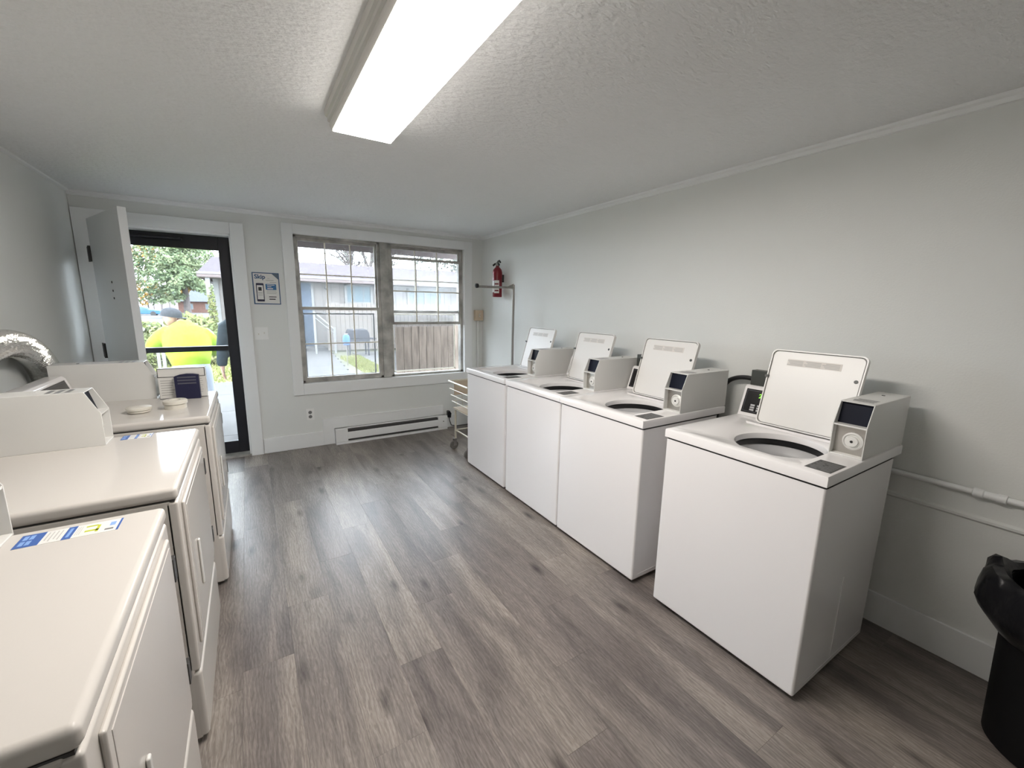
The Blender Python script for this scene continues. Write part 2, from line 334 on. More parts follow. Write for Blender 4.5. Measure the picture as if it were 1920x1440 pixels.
# ---------------------------------------------------------------- windows
def window_unit(name, x0, x1, label, upper_z, lower_z, open_):
    """double hung aluminium unit: upper_z / lower_z = (z0, z1) of the two sashes"""
    w = struct(name, label); z0, z1 = WZ0, WZ1; y0 = D+.035
    f = MB().box((x0, y0, z0), (x0+.028, y0+.07, z1)).box((x1-.028, y0, z0), (x1, y0+.07, z1)).box((x0, y0, z1-.022), (x1, y0+.07, z1)).box((x0, y0, z0), (x1, y0+.07, z0+.022))
    f.build('window_frame', M['alu'], w, bevel=.002)
    def sash(za, zb, y, rows, mats, thick=.026):
        s_ = MB().box((x0+.024, y, za), (x0+.046, y+thick, zb)).box((x1-.046, y, za), (x1-.024, y+thick, zb)).box((x0+.046, y, zb-.028), (x1-.046, y+thick, zb)).box((x0+.046, y, za), (x1-.046, y+thick, za+.03))
        so = s_.build('sash', M['alu'], w, bevel=.002)
        xa, xb, zc, zd = x0+.046, x1-.046, za+.03, zb-.028
        bx((xa, y+.012, zc), (xb, y+.015, zd)).build('pane', mats, so)
        for i in (1, 2):
            xx = xa+(xb-xa)*i/3; bx((xx-.006, y+.002, zc), (xx+.006, y+.011, zd)).build('muntin', M['grille'], so)
        for i in range(1, rows):
            zz = zc+(zd-zc)*i/rows; bx((xa, y+.003, zz-.006), (xb, y+.010, zz+.006)).build('muntin', M['grille'], so)
        return so
    sash(upper_z[0], upper_z[1], y0+.036, 2, M['glass'] if not open_ else M['dusty'])
    sash(lower_z[0], lower_z[1], y0+.006, 2, M['glass'] if not open_ else M['dusty'])
    zt = z0 + .69
    sc = MB(); a, b = x0+.05, x1-.05; ys = WY+.006
    sc.box((a, ys, z0+.03), (a+.014, ys+.01, zt)).box((b-.014, ys, z0+.03), (b, ys+.01, zt)).box((a, ys, zt-.014), (b, ys+.01, zt)).box((a, ys, z0+.03), (b, ys+.01, z0+.044))
    so = sc.build('screen_frame', M['black'] if not open_ else M['grille'], w)
    bx((a+.014, ys+.004, z0+.044), (b-.014, ys+.005, zt-.014)).build('screen_mesh', M['screen'] if open_ else M['screen2'], so)
    # outer reveal
    return w
XM = 1.268
window_unit('window_1', WX0, XM-.045, 'left sash window with white grilles, both sashes closed', (1.385, WZ1-.02), (WZ0+.02, 1.415), False)
window_unit('window_2', XM+.045, WX1, 'right sash window with its lower sash slid up', (1.36, WZ1-.02), (1.235, 1.955), True)
st(bx((XM-.045, D+.02, WZ0), (XM+.045, WY, WZ1)).build('trim_7', M['alu'], bevel=.004), 'grey metal mullion between the two sash windows')
# ---------------------------------------------------------------- doors
hx, hy = -.962, D-.022
tipx, tipy = -.60, 3.695
dv = Vector((tipx-hx, tipy-hy, 0)); dl = dv.length; ang = math.atan2(dv.y, dv.x)
d1 = struct('door_1', 'white painted entrance door standing open into the room'); d1.location = (hx, hy, 0); d1.rotation_euler = (0, 0, ang)
leaf = bx((.15, -.044, .02), (dl, 0, 2.03)).build('leaf', M['doorm'], d1, bevel=.002)
for z in (1.785, 1.06, .25):
    MB().tube([(.135, -.048, z-.055), (.135, -.048, z+.055)], .010, 10).box((.02, -.040, z-.055), (.16, -.034, z+.055)).build('hinge', M['hinge'], d1)
for z in (1.57, 1.512, 1.461): MB().lathe([(.008, 0), (.008, -.003)], (.576, -.044, z), 10, 'y').build('bolt_hole', M['seam'], d1)
d2 = struct('door_2', 'black framed glass storm door closed in the doorway')
sy0, sy1 = WY-.035, WY
sx0, sx1 = DX0+.028, DX1-.018
bx((sx0, sy0, .018), (sx0+.09, sy1, 2.012)).build('stile', M['storm'], d2, bevel=.003)
bx((sx1-.088, sy0, .018), (sx1, sy1, 2.012)).build('stile', M['storm'], d2, bevel=.003)
bx((sx0+.09, sy0, 1.895), (sx1-.088, sy1, 2.012)).build('top_rail', M['storm'], d2, bevel=.003)
bx((sx0+.09, sy0, .018), (sx1-.088, sy1, .135)).build('bottom_rail', M['storm'], d2, bevel=.003)
bx((sx0+.09, sy0, 1.005), (sx1-.088, sy1, 1.05)).build('middle_rail', M['storm'], d2, bevel=.003)
bx((sx0+.09, sy0+.015, 1.05), (sx1-.088, sy0+.019, 1.895)).build('pane', M['clear'], d2)
bx((sx0+.09, sy0+.015, .135), (sx1-.088, sy0+.019, 1.005)).build('pane', M['clear'], d2)
MB().tube([(-.75, sy0-.018, 1.97), (-.42, sy0-.018, 1.97)], .014, 10).build('closer', M['storm'], d2, smooth=True)
# ---------------------------------------------------------------- ceiling light
lt = thing('ceiling_light', 'long lit fluorescent fixture on the ceiling', 'ceiling light')
LX0, LX1, LY0, LY1 = .342, .645, .80, 2.065
prof = [(LX0, H), (LX0+.004, H-.022), (LX0+.012, H-.026), (LX0+.012, H-.04), (LX0+.02, H-.044), (LX0+.02, H-.058), (LX0+.028, H-.072), (LX1-.028, H-.072), (LX1-.02, H-.058), (LX1-.02, H-.044), (LX1-.012, H-.04), (LX1-.012, H-.026), (LX1-.004, H-.022), (LX1, H)]
MB().prism(prof, 'y', LY0, LY1).build('housing', M['blackp'], lt)
bx((LX0+.03, LY0+.012, H-.078), (LX1-.03, LY1-.012, H-.0725)).build('diffuser', M['lens'], lt)
# ---------------------------------------------------------------- laundry machine parts (local: x = depth from front, y = from the right side, z up)
def coin_meter(root, u0, v0=.006, v1=.116):
    zt, u1 = 1.115, u0+.413; zb = .907
    prof = [(u0, zb), (u0, 1.03), (u0+.038, zt), (u1, zt), (u1, zb)]
    m = MB()
    for va, vb in ((v0, v0+.004), (v1-.004, v1)): m.prism(prof, 'y', va, vb)
    m.box((u0+.038, v0+.004, zt-.004), (u1, v1-.004, zt)).box((u1-.004, v0+.004, zb), (u1, v1-.004, zt-.004)).box((u0, v0+.004, zb), (u0+.045, v1-.004, zb+.006))
    h = m.build('coin_meter', M['enamel2'], root, bevel=.0012, seg=1)
    bx((u0+.001, v0+.004, 1.024), (u0+.05, v1-.004, 1.03)).build('meter_shelf', M['enamel2'], h)
    MB().prism([(u0+.032, 1.03), (u0+.052, zt-.004), (u0+.06, zt-.004), (u0+.06, 1.03)], 'y', v0+.004, v1-.004).build('meter_window', M['navy'], h)
    bx((u0+.03, v0+.004, zb+.006), (u0+.045, v1-.004, 1.024)).build('coin_plate', M['steel'], h)
    kc = (u0+.03, v0+.047, .966)
    MB().lathe([(.034, 0), (.034, -.004), (.028, -.008), (.026, -.004), (.020, -.004), (.019, -.013), (.006, -.014)], kc, 24, 'x').build('coin_knob', M['enamel2'], h, smooth=True)
    MB().lathe([(.005, -.0142), (.005, -.0155)], kc, 10, 'x').build('keyhole', M['black'], h)
    s_ = MB()
    for q in range(3): s_.box((u0+.080+q*.026, v0+.02, zt), (u0+.094+q*.026, v1-.025+.006*(q % 2), zt+.0005))
    s_.build('meter_print', M['lightprint'], h)
    MB().lathe([(.006, 0), (.006, .002)], (u0+.31, v0+.06, zt), 10).build('meter_screw', M['seam'], h)
    return h
def control_housing(root, v0, v1, pv0, pv1, lit, box_=True, uo=0):
    prof = [(.575+uo, .907), (.582+uo, .915), (.628+uo, 1.052), (.640+uo, 1.062), (.70+uo, 1.062), (.70+uo, .907)]
    h = MB().prism(prof, 'y', v0, v1).build('control_housing', M['enamel'], root, bevel=.003)
    a, b = Vector((.582+uo, 0, .915)), Vector((.628+uo, 0, 1.052)); d = (b-a); L_ = d.length; d.normalize(); n = Vector((-d.z, 0, d.x))
    def face(va, vb, ta, tb, off, th): return MB().obox(a + d*(ta+tb)/2 + Vector((0, (va+vb)/2, 0)) + n*(off+th/2), d, (0, 1, 0), n, ((tb-ta)/2, (vb-va)/2, th/2))
    p = face(pv0, pv1, .008, L_-.008, 0, .0015).build('control_panel', M['panel'], h)
    rr = .014
    fr = MB()
    for (va, vb, ta, tb) in ((pv0+.006, pv1-.006, L_-.017, L_-.0155), (pv0+.006, pv1-.006, .0155, .017), (pv1-.0075, pv1-.006, .0155, L_-.0155)):
        q = face(va, vb, ta, tb, .0015, .0004); fr.add(q.v, q.f)
    fr.build('panel_border', M['greyline'], h)
    for col in range(4):
        vc = pv1-.052-col*.034
        for row in range(3):
            face(vc-.011, vc+.011, .022+row*.0125, .031+row*.0125, .0015, .001).build('button', M['btn'], h)
    if lit:
        mtx = Matrix((( 0, d.x, n.x, 0), (-1, 0, 0, 0), (0, d.z, n.z, 0), (0, 0, 0, 1)))
        c0 = a + d*.095 + n*.0016
        mtx = Matrix.Translation(c0 + Vector((0, pv1-.070, 0))) @ mtx
        text_mb('22', .030, mtx).build('display', M['led'], h)
    if box_:
        bx((.65+uo, v1-.15, 1.062), (.70+uo, v1-.012, 1.142)).build('valve_box', M['dgrey'], h, bevel=.002)
    return h
def washer(loc, Wd, label, lit):
    t = thing('washing_machine', label, 'washer', loc, 0, 'white top-load washers along the right wall')
    # cabinet: open box with a floor
    c = MB()
    c.box((.004, .003, .02), (.628, Wd-.003, .858), skip=('t',))
    c.build('cabinet', M['enamel'], t, bevel=.009, seg=3)
    for v in (-.0006, Wd-.003):      # shallow embossed side panels
        e = MB(); v_ = v if v < .1 else Wd-.0035
        e.box((.30, v_+.0035 if v < .1 else v_, .06), (.303, v_+.0045 if v < .1 else v_+.0015, .60))
    bx((.301, .0012, .06), (.305, .004, .42)).build('side_crease', M['enamel'], t)
    bx((.045, .0018, .045), (.60, .004, .05)).build('side_crease', M['enamel'], t)
    bx((.01, .008, .852), (.622, Wd-.008, .866), skip=('t', 'b')).build('shadow_gap', M['seam'], t)
    for fu, fv in ((.05, .05), (.05, Wd-.05), (.58, .05), (.58, Wd-.05)):
        MB().lathe([(.022, 0), (.022, .01), (.012, .012), (.012, .03)], (fu, fv, 0), 12).build('foot', M['rubber'], t)
    # top panel with wash opening: rings from the skirt inward
    cu, cv, ru, rv = .262, .285, .182, .166
    N = 48
    def rect_ring(u0, u1, v0, v1, rad, z):
        out = []
        w, h_ = u1-u0, v1-v0; mu, mv = (u0+u1)/2, (v0+v1)/2
        for k_ in range(N):
            a = 2*math.pi*k_/N; ca, sa = math.cos(a), math.sin(a)
            # ray from opening centre to rounded rectangle
            tt = 1e9
            if ca > 1e-9: tt = min(tt, (u1-cu)/ca)
            if ca < -1e-9: tt = min(tt, (u0-cu)/ca)
            if sa > 1e-9: tt = min(tt, (v1-cv)/sa)
            if sa < -1e-9: tt = min(tt, (v0-cv)/sa)
            out.append([cu+ca*tt, cv+sa*tt, z])
        for (eu, ev) in ((u0, v0), (u0, v1), (u1, v0), (u1, v1)):   # snap nearest sample to each corner
            j = min(range(N), key=lambda q: (out[q][0]-eu)**2+(out[q][1]-ev)**2); out[j] = [eu, ev, z]
        return out
    def ell(f, z): return [[cu+ru*f*math.cos(2*math.pi*k_/N), cv+rv*f*math.sin(2*math.pi*k_/N), z] for k_ in range(N)]
    rings = [rect_ring(0.004, .688, .004, Wd-.004, 0, .864), rect_ring(-.004, .692, 0, Wd, 0, .867), rect_ring(-.004, .692, 0, Wd, 0, .900), rect_ring(-.002, .690, .002, Wd-.002, 0, .9045), rect_ring(.004, .684, .008, Wd-.008, 0, .907),
             rect_ring(.055, .470, .112, .546, 0, .907), rect_ring(.066, .462, .119, .535, 0, .899), ell(1.06, .898), ell(1.0, .893), ell(.985, .880), ell(.985, .868)]
    vs_ = [p for r_ in rings for p in r_]; fs = []
    for i in range(len(rings)-1):
        for k_ in range(N): fs.append((i*N+k_, i*N+(k_+1) % N, (i+1)*N+(k_+1) % N, (i+1)*N+k_))
    MB().add(vs_, fs).build('top_panel', M['enamel'], t, smooth=True)
    MB().lathe([(1.005, .874), (1.03, .862), (1.05, .85), (1.05, .842), (1.0, .840), (.975, .85), (.985, .864)], (cu, cv, 0), 40, sx=ru, sy=rv, caps=False).build('tub_gasket', M['black'], t, smooth=True)
    MB().lathe([(.93, .79), (.955, .77), (.955, .50), (.90, .46), (.1, .45)], (cu, cv, 0), 40, sx=ru, sy=rv, caps=False).build('wash_basket', M['tub'], t, smooth=True)
    MB().lathe([(1.05, .842), (1.0, .836), (.955, .820), (.91, .812), (.885, .80), (.89, .785), (.94, .775)], (cu, cv, 0), 40, sx=ru, sy=rv, caps=False).build('balance_ring', M['btn'], t, smooth=True)
    MB().lathe([(.085, .43), (.07, .50), (.045, .56), (.04, .74), (.028, .76), (.005, .765)], (cu, cv, 0), 20).build('agitator', M['enamel2'], t, smooth=True)
    # instruction sticker
    sk = bx((.036, .010, .907), (.165, .092, .9076)).build('instruction_sticker', M['printd'], t)
    ln = MB()
    for q in range(7): ln.box((.046+q*.016, .016, .9076), (.052+q*.016, .016+.03+.006*((q*3) % 4), .9079)); ln.box((.046+q*.016, .058, .9076), (.052+q*.016, .058+.02+.004*((q*5) % 3), .9079))
    ln.build('sticker_print', M['lightprint'], sk)
    # lid, open and leaning back
    lid_w, lid_h, tilt = .384, .372, R(17.5)
    o_ = Vector((.466, .315, .914)); dt = Vector((math.sin(tilt), 0, math.cos(tilt))); dn = Vector((-math.cos(tilt), 0, math.sin(tilt)))
    mtx = Matrix((( 0, dt.x, dn.x, o_.x), (1, 0, 0, o_.y), (0, dt.z, dn.z, o_.z), (0, 0, 0, 1)))
    outl = [(x, y+lid_h/2) for x, y in round_rect(lid_w, lid_h, .022)]
    # step in the left edge, two thirds up
    ol = []
    for x, y in outl:
        ol.append((x - (.010 if (x > 0 and y < lid_h*.62) else 0), y))
    ins = MB().prism(ol, 'z', -.016, 0).xf(mtx).build('lid', M['lidm'], t, bevel=.003)
    def edge(off, z0, z1, m_, nm):
        inner = [(x*(1-2*off/lid_w), lid_h/2+(y-lid_h/2)*(1-2*off/lid_h)) for x, y in ol]; n = len(ol); mb = MB()
        vs2 = [(x, y, z0) for x, y in ol]+[(x, y, z1) for x, y in ol]+[(x, y, z1) for x, y in inner]+[(x, y, z0) for x, y in inner]
        f2 = []
        for i in range(n):
            j = (i+1) % n; f2 += [(i, j, n+j, n+i), (n+i, n+j, 2*n+j, 2*n+i), (2*n+i, 2*n+j, 3*n+j, 3*n+i)]
        return mb.add(vs2, f2).xf(mtx).build(nm, m_, ins, smooth=True)
    edge(.005, 0, .007, M['lidm'], 'lid_rim')
    inn = [(x*.975, lid_h/2+(y-lid_h/2)*.975) for x, y in ol]; inn2 = [(x*.95, lid_h/2+(y-lid_h/2)*.95) for x, y in ol]
    n = len(inn); MB().add([(x, y, .0006) for x, y in inn]+[(x, y, .0008) for x, y in inn2], [(i, (i+1) % n, n+(i+1) % n, n+i) for i in range(n)]).xf(mtx).build('lid_groove', M['rim'], ins)  # dark outline painting the shade of the raised rim onto the lid
    MB().prism([(x*.955, lid_h/2+(y-lid_h/2)*.955) for x, y in ol], 'z', 0, .003).xf(mtx).build('lid_liner', M['lidm'], ins, bevel=.002)
    MB().lathe([(.008, .003), (.008, .0045)], (-lid_w/2+.024, lid_h*.70, 0), 14).xf(mtx).build('lid_bumper', M['dgrey'], ins)
    MB().obox((lid_w/2-.006, lid_h*.63, .004), (1, 0, 0), (0, 1, 0), (0, 0, 1), (.008, .006, .008)).xf(mtx).build('lid_switch', M['dgrey'], ins)
    lb = MB().box((-.105, lid_h*.80, .003), (.115, lid_h*.80+.032, .0036)).xf(mtx).build('warning_label', M['pink'], ins)
    lp = MB()
    for blk in range(3):
        for q in range(4): x0_ = -.098+blk*.073; lp.box((x0_, lid_h*.80+.004+q*.0065, .0036), (x0_+.055+.006*((q+blk) % 3), lid_h*.80+.0072+q*.0065, .0039))
    lp.xf(mtx).build('label_print', M['print_'], lb)
    control_housing(t, .125, Wd-.004, .30, Wd-.018, lit)
    coin_meter(t, .287)
    return t
wx = 1.619
washer((wx, .557, 0), .657, 'nearest white top-load washer, lid raised, green digits on its display', True)
washer((wx+.002, 1.348, 0), .657, 'second nearest white washer with raised lid, gap beside the nearest washer', False)
washer((wx+.004, 2.010, 0), .657, 'third white washer from the front, between second and farthest washers', False)
washer((wx+.006, 2.695, 0), .657, 'farthest white top-load washer, next to the wire laundry cart', False)
def dryer(loc, Wd, label, handle, sticker):
    t = thing('dryer', label, 'dryer', loc, math.pi, 'white front-load dryers along the left wall')
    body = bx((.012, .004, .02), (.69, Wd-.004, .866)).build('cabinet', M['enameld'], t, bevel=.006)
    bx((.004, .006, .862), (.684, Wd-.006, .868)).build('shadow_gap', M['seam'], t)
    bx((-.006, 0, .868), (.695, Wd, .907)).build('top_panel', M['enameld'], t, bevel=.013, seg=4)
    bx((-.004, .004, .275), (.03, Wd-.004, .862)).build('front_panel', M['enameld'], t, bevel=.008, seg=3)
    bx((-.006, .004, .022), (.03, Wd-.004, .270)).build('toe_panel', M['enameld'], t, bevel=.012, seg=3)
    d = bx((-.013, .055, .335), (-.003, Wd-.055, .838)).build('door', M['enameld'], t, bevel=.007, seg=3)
    MB().prism([(.075, .355), (Wd-.075, .355), (Wd-.075, .82), (.075, .82)], 'x', -.0145, -.012).build('door_panel', M['enameld'], d, bevel=.001, seg=1)
    vh = Wd-.20
    MB().box((-.022, vh, .47), (-.0145, vh+.016, .64)).build('door_handle', M['enamel2'], d, bevel=.004)
    for z in (.74, .418): bx((-.015, .026, z-.033), (.0, .054, z+.033)).build('hinge', M['hinge'], t)
    for fu, fv in ((.05, .05), (.05, Wd-.05), (.62, .05), (.62, Wd-.05)):
        MB().lathe([(.022, 0), (.022, .01), (.012, .012), (.012, .03)], (fu, fv, 0), 12).build('foot', M['rubber'], t)
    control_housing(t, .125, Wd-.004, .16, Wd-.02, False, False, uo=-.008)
    coin_meter(t, .270)
    if sticker:
        u0, u1, v0, v1 = sticker
        s_ = bx((u0, v0, .907), (u1, v1, .9075)).build('price_sticker', M['paper'], t)
        Lx = u1-u0
        def blk(a, b, c, d_, m_, nm, z=.9075): bx((u0+Lx*a, v0+(v1-v0)*c, z), (u0+Lx*b, v0+(v1-v0)*d_, z+.0003)).build(nm, m_, s_)
        # from the back (left in view) to the front
        blk(.77, 1, 0, 1, M['blue'], 'blue_block'); blk(.47, .56, 0, 1, M['blue'], 'blue_block'); blk(0, .025, 0, 1, M['blue'], 'blue_edge')
        for i in range(2):
            for j in range(2): blk(.86+.06*i, .905+.06*i, .12+.42*j, .44+.42*j, M['lblue'], 'block_print', .9078)
        blk(.50, .53, .15, .85, M['lblue'], 'block_print', .9078)
        for i in range(4): blk(.60+.042*i, .612+.042*i, .12, .85-.1*(i % 2), M['print_'], 'print_line')
        for i in range(3): blk(.405+.02*i, .41+.02*i, .15, .8, M['print_'], 'print_line')
        blk(.22, .36, .58, .70, M['lime'], 'lime_arrow'); blk(.22, .25, .25, .8, M['lime'], 'lime_arrow'); blk(.25, .37, .2, .3, M['lime'], 'lime_arrow')
        blk(.06, .15, .72, .84, M['lightprint'], 'print_line'); blk(.06, .12, .2, .5, M['lblue'], 'print_block')
    return t
d1x, d2x, d3x = -.236, -.226, -.200
dryer((d1x, 1.383, 0), .705, 'nearest white dryer with a long blue and lime sticker on top', True, (.072, .248, .03, .095))
dryer((d2x, 2.222, 0), .712, 'middle white dryer of the left row, between nearest and farthest dryers', True, (.145, .24, .006, .07))
dryer((d3x, 3.135, 0), .700, 'farthest white dryer, by the door, with objects on top', True, None)
# ---------------------------------------------------------------- things on the far dryer
Z0 = .907
def ring(loc, label, prof):
    return tag(MB().lathe(prof, (0, 0, 0), 32, caps=False).build('plastic_ring', M['cream'], None, smooth=True, loc=loc), label, 'plastic cap')
ring((-.49, 2.665, Z0), 'flat cream plastic cap lying on the farthest dryer', [(.001, .0), (.038, 0), (.046, .006), (.046, .013), (.044, .015), (.050, .016), (.050, .027), (.046, .030), (.001, .030)])
ring((-.352, 2.70, Z0), 'taller cream plastic ring with a hole, beside the notice box', [(.022, .0), (.046, 0), (.047, .022), (.044, .023), (.051, .025), (.051, .040), (.046, .044), (.024, .044), (.022, .040), (.022, .0)])
nb = thing('notice_box', 'white printed box with black outline behind the navy card', 'box', (-.342, 2.99, Z0), R(-3))
bx((-.108, -.022, 0), (.108, .022, .172)).build('carton', M['paper'], nb, bevel=.002)
of = MB()
for a, b in (((-.108, .0), (.108, .003)), ((-.108, .169), (.108, .172)), ((-.108, .122), (.108, .125))): of.box((a[0], -.0232, a[1]), (b[0], -.0220, b[1]))
for x in (-.108, .105): of.box((x, -.0232, .122), (x+.003, -.022, .172))
of.build('outline', M['black'], nb)
pl = MB()
for q in range(7): pl.box((-.098, -.0228, .020+q*.0135), (-.05+.006*(q % 3), -.022, .025+q*.0135)); pl.box((.07, -.0228, .03+q*.0125), (.09+.004*(q % 2), -.022, .033+q*.0125))
pl.build('print_lines', M['print_'], nb)
nc = thing('leaflet_holder', 'dark navy leaflet holder leaning on the white notice box', 'card holder', (-.318, 2.936, Z0), R(-5))
MB().prism([(-.056, 0), (.056, 0), (.056, .136), (.03, .141), (0, .143), (-.03, .139), (-.056, .130)], 'y', -.012, .012).build('card', M['navyc'], nc, bevel=.001, seg=1)
gl = MB()
for q in range(3): gl.box((-.042, -.0128, .086+q*.017), (.043, -.012, .094+q*.017))
gl.build('grey_text_bars', M['greyline'], nc)
MB().prism([(-.05, .10), (.05, .10), (.046, .148), (0, .155), (-.046, .143)], 'y', .012, .016).build('paper_edge', M['paper'], nc)
# ---------------------------------------------------------------- foil duct behind the far dryer
cx_ = -.985
pts = []
P = [(2.30, .55), (2.40, 1.0), (2.62, 1.19), (2.85, 1.238), (3.05, 1.225), (3.22, 1.165), (3.34, 1.06), (3.38, .92), (3.38, .5)]
def catmull(P, n):
    out = []
    Q = [P[0]]+P+[P[-1]]
    for i in range(1, len(Q)-2):
        for k_ in range(n):
            t_ = k_/n; a, b, c, d = [Vector(q) for q in Q[i-1:i+3]]
            out.append(.5*((2*b)+(c-a)*t_+(2*a-5*b+4*c-d)*t_*t_+(3*b-a-3*c+d)*t_**3))
    out.append(Vector(Q[-2])); return out
pts = [(cx_, q.x, q.y) for q in catmull([Vector(p) for p in P], 60)]
rs = [.058+.009*(abs((i % 6)-3)/1.5-1) for i in range(len(pts))]
tag(MB().tube(pts, rs, 20).build('foil_duct', M['foil'], None), 'silver foil flexible duct arching behind the dryers', 'duct')
# ---------------------------------------------------------------- things on the back wall
ps = thing('wall_poster', 'square blue bordered poster beginning Skip, beside the door', 'poster', (.171, D, 1.575))
pw, ph = .108, .143
bx((-pw, -.004, -ph), (pw, 0, ph)).build('board', M['pblue'], ps)
MB().prism([(-pw+.010, -ph+.010), (pw-.008, -ph+.008), (pw-.008, ph-.058), (pw-.058, ph-.008), (-pw+.008, ph-.008)], 'y', -.005, -.004).build('white_field', M['paper'], ps)
MB().prism([(pw-.008, ph-.052), (pw-.008, ph-.008), (pw-.052, ph-.008)], 'y', -.0052, -.004).build('corner_flash', M['pcorner'], ps)
mt = Matrix(((1, 0, 0, -.090), (0, 0, -1, -.0056), (0, 1, 0, .088), (0, 0, 0, 1)))
text_mb('Skip', .052, mt).build('lettering', M['pblue'], ps)
pr = MB().box((.012, -.0056, .090), (.03, -.005, .094)).box((.0, -.0056, .072), (.062, -.005, .078)).box((.03, -.0056, .054), (.082, -.005, .060))
for q in range(4): pr.box((.0, -.0056, -.012-q*.011), (.082-.006*(q % 2), -.005, -.008-q*.011))
pr.build('small_print', M['print_'], ps)
MB().box((.014, -.0056, -.078), (.075, -.005, -.071)).box((.016, -.0056, -.100), (.066, -.005, -.091)).build('dark_print', M['black'], ps)
phn = MB().prism([(x*.9-.052, y-.035) for x, y in round_rect(.068, .165, .008)], 'y', -.0062, -.005).build('phone_picture', M['navyc'], ps)
bx((-.076, -.0066, -.098), (-.028, -.0062, .028)).build('phone_screen', M['paper'], phn)
MB().box((-.066, -.0070, -.02), (-.040, -.0066, .012)).build('washer_picture', M['black'], phn)
MB().box((-.070, -.0070, -.045), (-.034, -.0066, -.037)).box((-.070, -.0070, -.062), (-.034, -.0066, -.056)).build('screen_print', M['print_'], phn)
bp_ = MB().prism([(x+.036, y+.016) for x, y in round_rect(.086, .052, .006)], 'y', -.0058, -.005).build('blue_panel', M['pblue2'], ps)
MB().box((.004, -.0062, .030), (.066, -.0058, .036)).box((.006, -.0062, .014), (.04, -.0058, .021)).box((.006, -.0062, -.003), (.052, -.0058, .005)).build('panel_print', M['paper'], bp_)
sw = thing('light_switch', 'white double light switch plate below the poster', 'light switch', (.098, D, 1.165))
bx((-.056, -.006, -.058), (.056, 0, .058)).build('plate', M['white'], sw, bevel=.002)
for x in (-.023, .023):
    bx((x-.006, -.008, -.014), (x+.006, -.006, .014)).build('switch_slot', M['white'], sw); bx((x-.004, -.018, -.002 if x > 0 else -.012), (x+.004, -.006, .010 if x > 0 else .0)).build('toggle', M['cream'], sw)
ot = thing('wall_outlet', 'white double wall outlet beside the heater', 'outlet', (.459, D, .34))
bx((-.036, -.006, -.059), (.036, 0, .059)).build('plate', M['white'], ot, bevel=.002)
for z in (-.022, .022): MB().lathe([(.017, -.006), (.016, -.0085)], (0, 0, z), 20, 'y').build('socket', M['lightprint'], ot)
ht = thing('baseboard_heater', 'long white electric baseboard heater under the window', 'heater', (.676, D-.014, 0))
hl = 1.245
MB().box((0, -.03, .026), (hl, 0, .045)).box((0, -.012, .026), (hl, 0, .165)).box((0, -.022, .152), (hl, 0, .165)).prism([(-.062, .05), (-.058, .05), (-.058, .125), (-.062, .125)], 'x', .12, hl-.12).build('housing', M['trim'], ht)
bx((.12, -.066, .052), (hl-.115, -.058, .122)).build('front_cover', M['trim'], ht, bevel=.002)
bx((0, -.064, .026), (.12, 0, .165)).build('end_cap', M['trim'], ht, bevel=.002)
bx((hl-.115, -.064, .026), (hl, 0, .165)).build('end_cap', M['trim'], ht, bevel=.002)
bx((.12, -.050, .030), (hl-.115, -.014, .149)).build('heating_element', M['seam'], ht)  # element block, black and tall so its colour gives the slot its shade
bx((0, -.066, 0), (hl, 0, .024)).build('toe_strip', M['trim'], ht, bevel=.002)
MB().lathe([(.006, -.064), (.006, -.067)], (hl-.05, 0, .10), 10, 'y').build('screw', M['seam'], ht)
pg = thing('power_plug', 'black power plug on the wall at the heater end', 'plug', (1.955, D-.014, .17))
MB().prism([(-.02, -.035), (.02, -.045), (.026, .01), (.005, .045), (-.02, .04)], 'y', -.05, 0).build('plug_body', M['black'], pg, bevel=.006)
MB().tube([(0, -.03, -.03), (.005, -.04, -.08), (.03, -.03, -.14), (.09, -.03, -.158), (.3, -.03, -.160)], .005, 8).build('cord', M['black'], pg, smooth=True)
eb = thing('junction_box', 'beige surface box with a lever, top of a thin conduit', 'switch box', (2.36, D, 1.34))
bx((-.053, -.05, -.062), (.053, 0, .062)).build('box_cover', M['beige'], eb, bevel=.004)
MB().tube([(.012, -.056, .02), (-.008, -.062, .012), (-.010, -.06, -.012), (.008, -.056, -.02)], .005, 8).build('lever', M['cream'], eb, smooth=True)
MB().tube([(-.002, -.014, -.062), (-.002, -.014, -1.34+.153)], .012, 10).build('conduit', M['wall'], eb, smooth=True)
# ---------------------------------------------------------------- right wall things
fe = thing('fire_extinguisher', 'small red fire extinguisher hung high on the right wall', 'fire extinguisher', (XR-.075, 4.075, 1.552))
MB().lathe([(.005, 0), (.048, .0), (.052, .008), (.052, .262), (.046, .290), (.028, .312), (.020, .318), (.020, .33)], (0, 0, 0), 28).build('cylinder', M['red'], fe, smooth=True)
MB().lathe([(.020, .33), (.022, .345), (.016, .36), (.016, .37)], (0, 0, 0), 16).build('valve', M['rack'], fe, smooth=True)
MB().tube([(0, .005, .350), (-.015, .025, .352), (-.03, .045, .335)], .011, 8).build('nozzle', M['black'], fe, smooth=True)
MB().tube([(0, .02, .355), (-.002, -.01, .362), (-.01, -.035, .358), (-.015, -.06, .335)], .010, 8).build('carry_handle', M['black'], fe, smooth=True)
MB().tube([(0, .01, .36), (0, -.015, .378), (-.005, -.045, .382), (-.005, -.07, .362)], .009, 8).build('squeeze_lever', M['black'], fe, smooth=True)
def wraplabel(a0, a1, z0, z1, m_, nm, r=.0526):
    mb = MB(); n = 10
    for i in range(n+1):
        a = R(a0+(a1-a0)*i/n); mb.v += [(r*math.cos(a), r*math.sin(a), z0), (r*math.cos(a), r*math.sin(a), z1)]
    mb.f = [(2*i, 2*i+2, 2*i+3, 2*i+1) for i in range(n)]; return mb.build(nm, m_, fe, smooth=True)
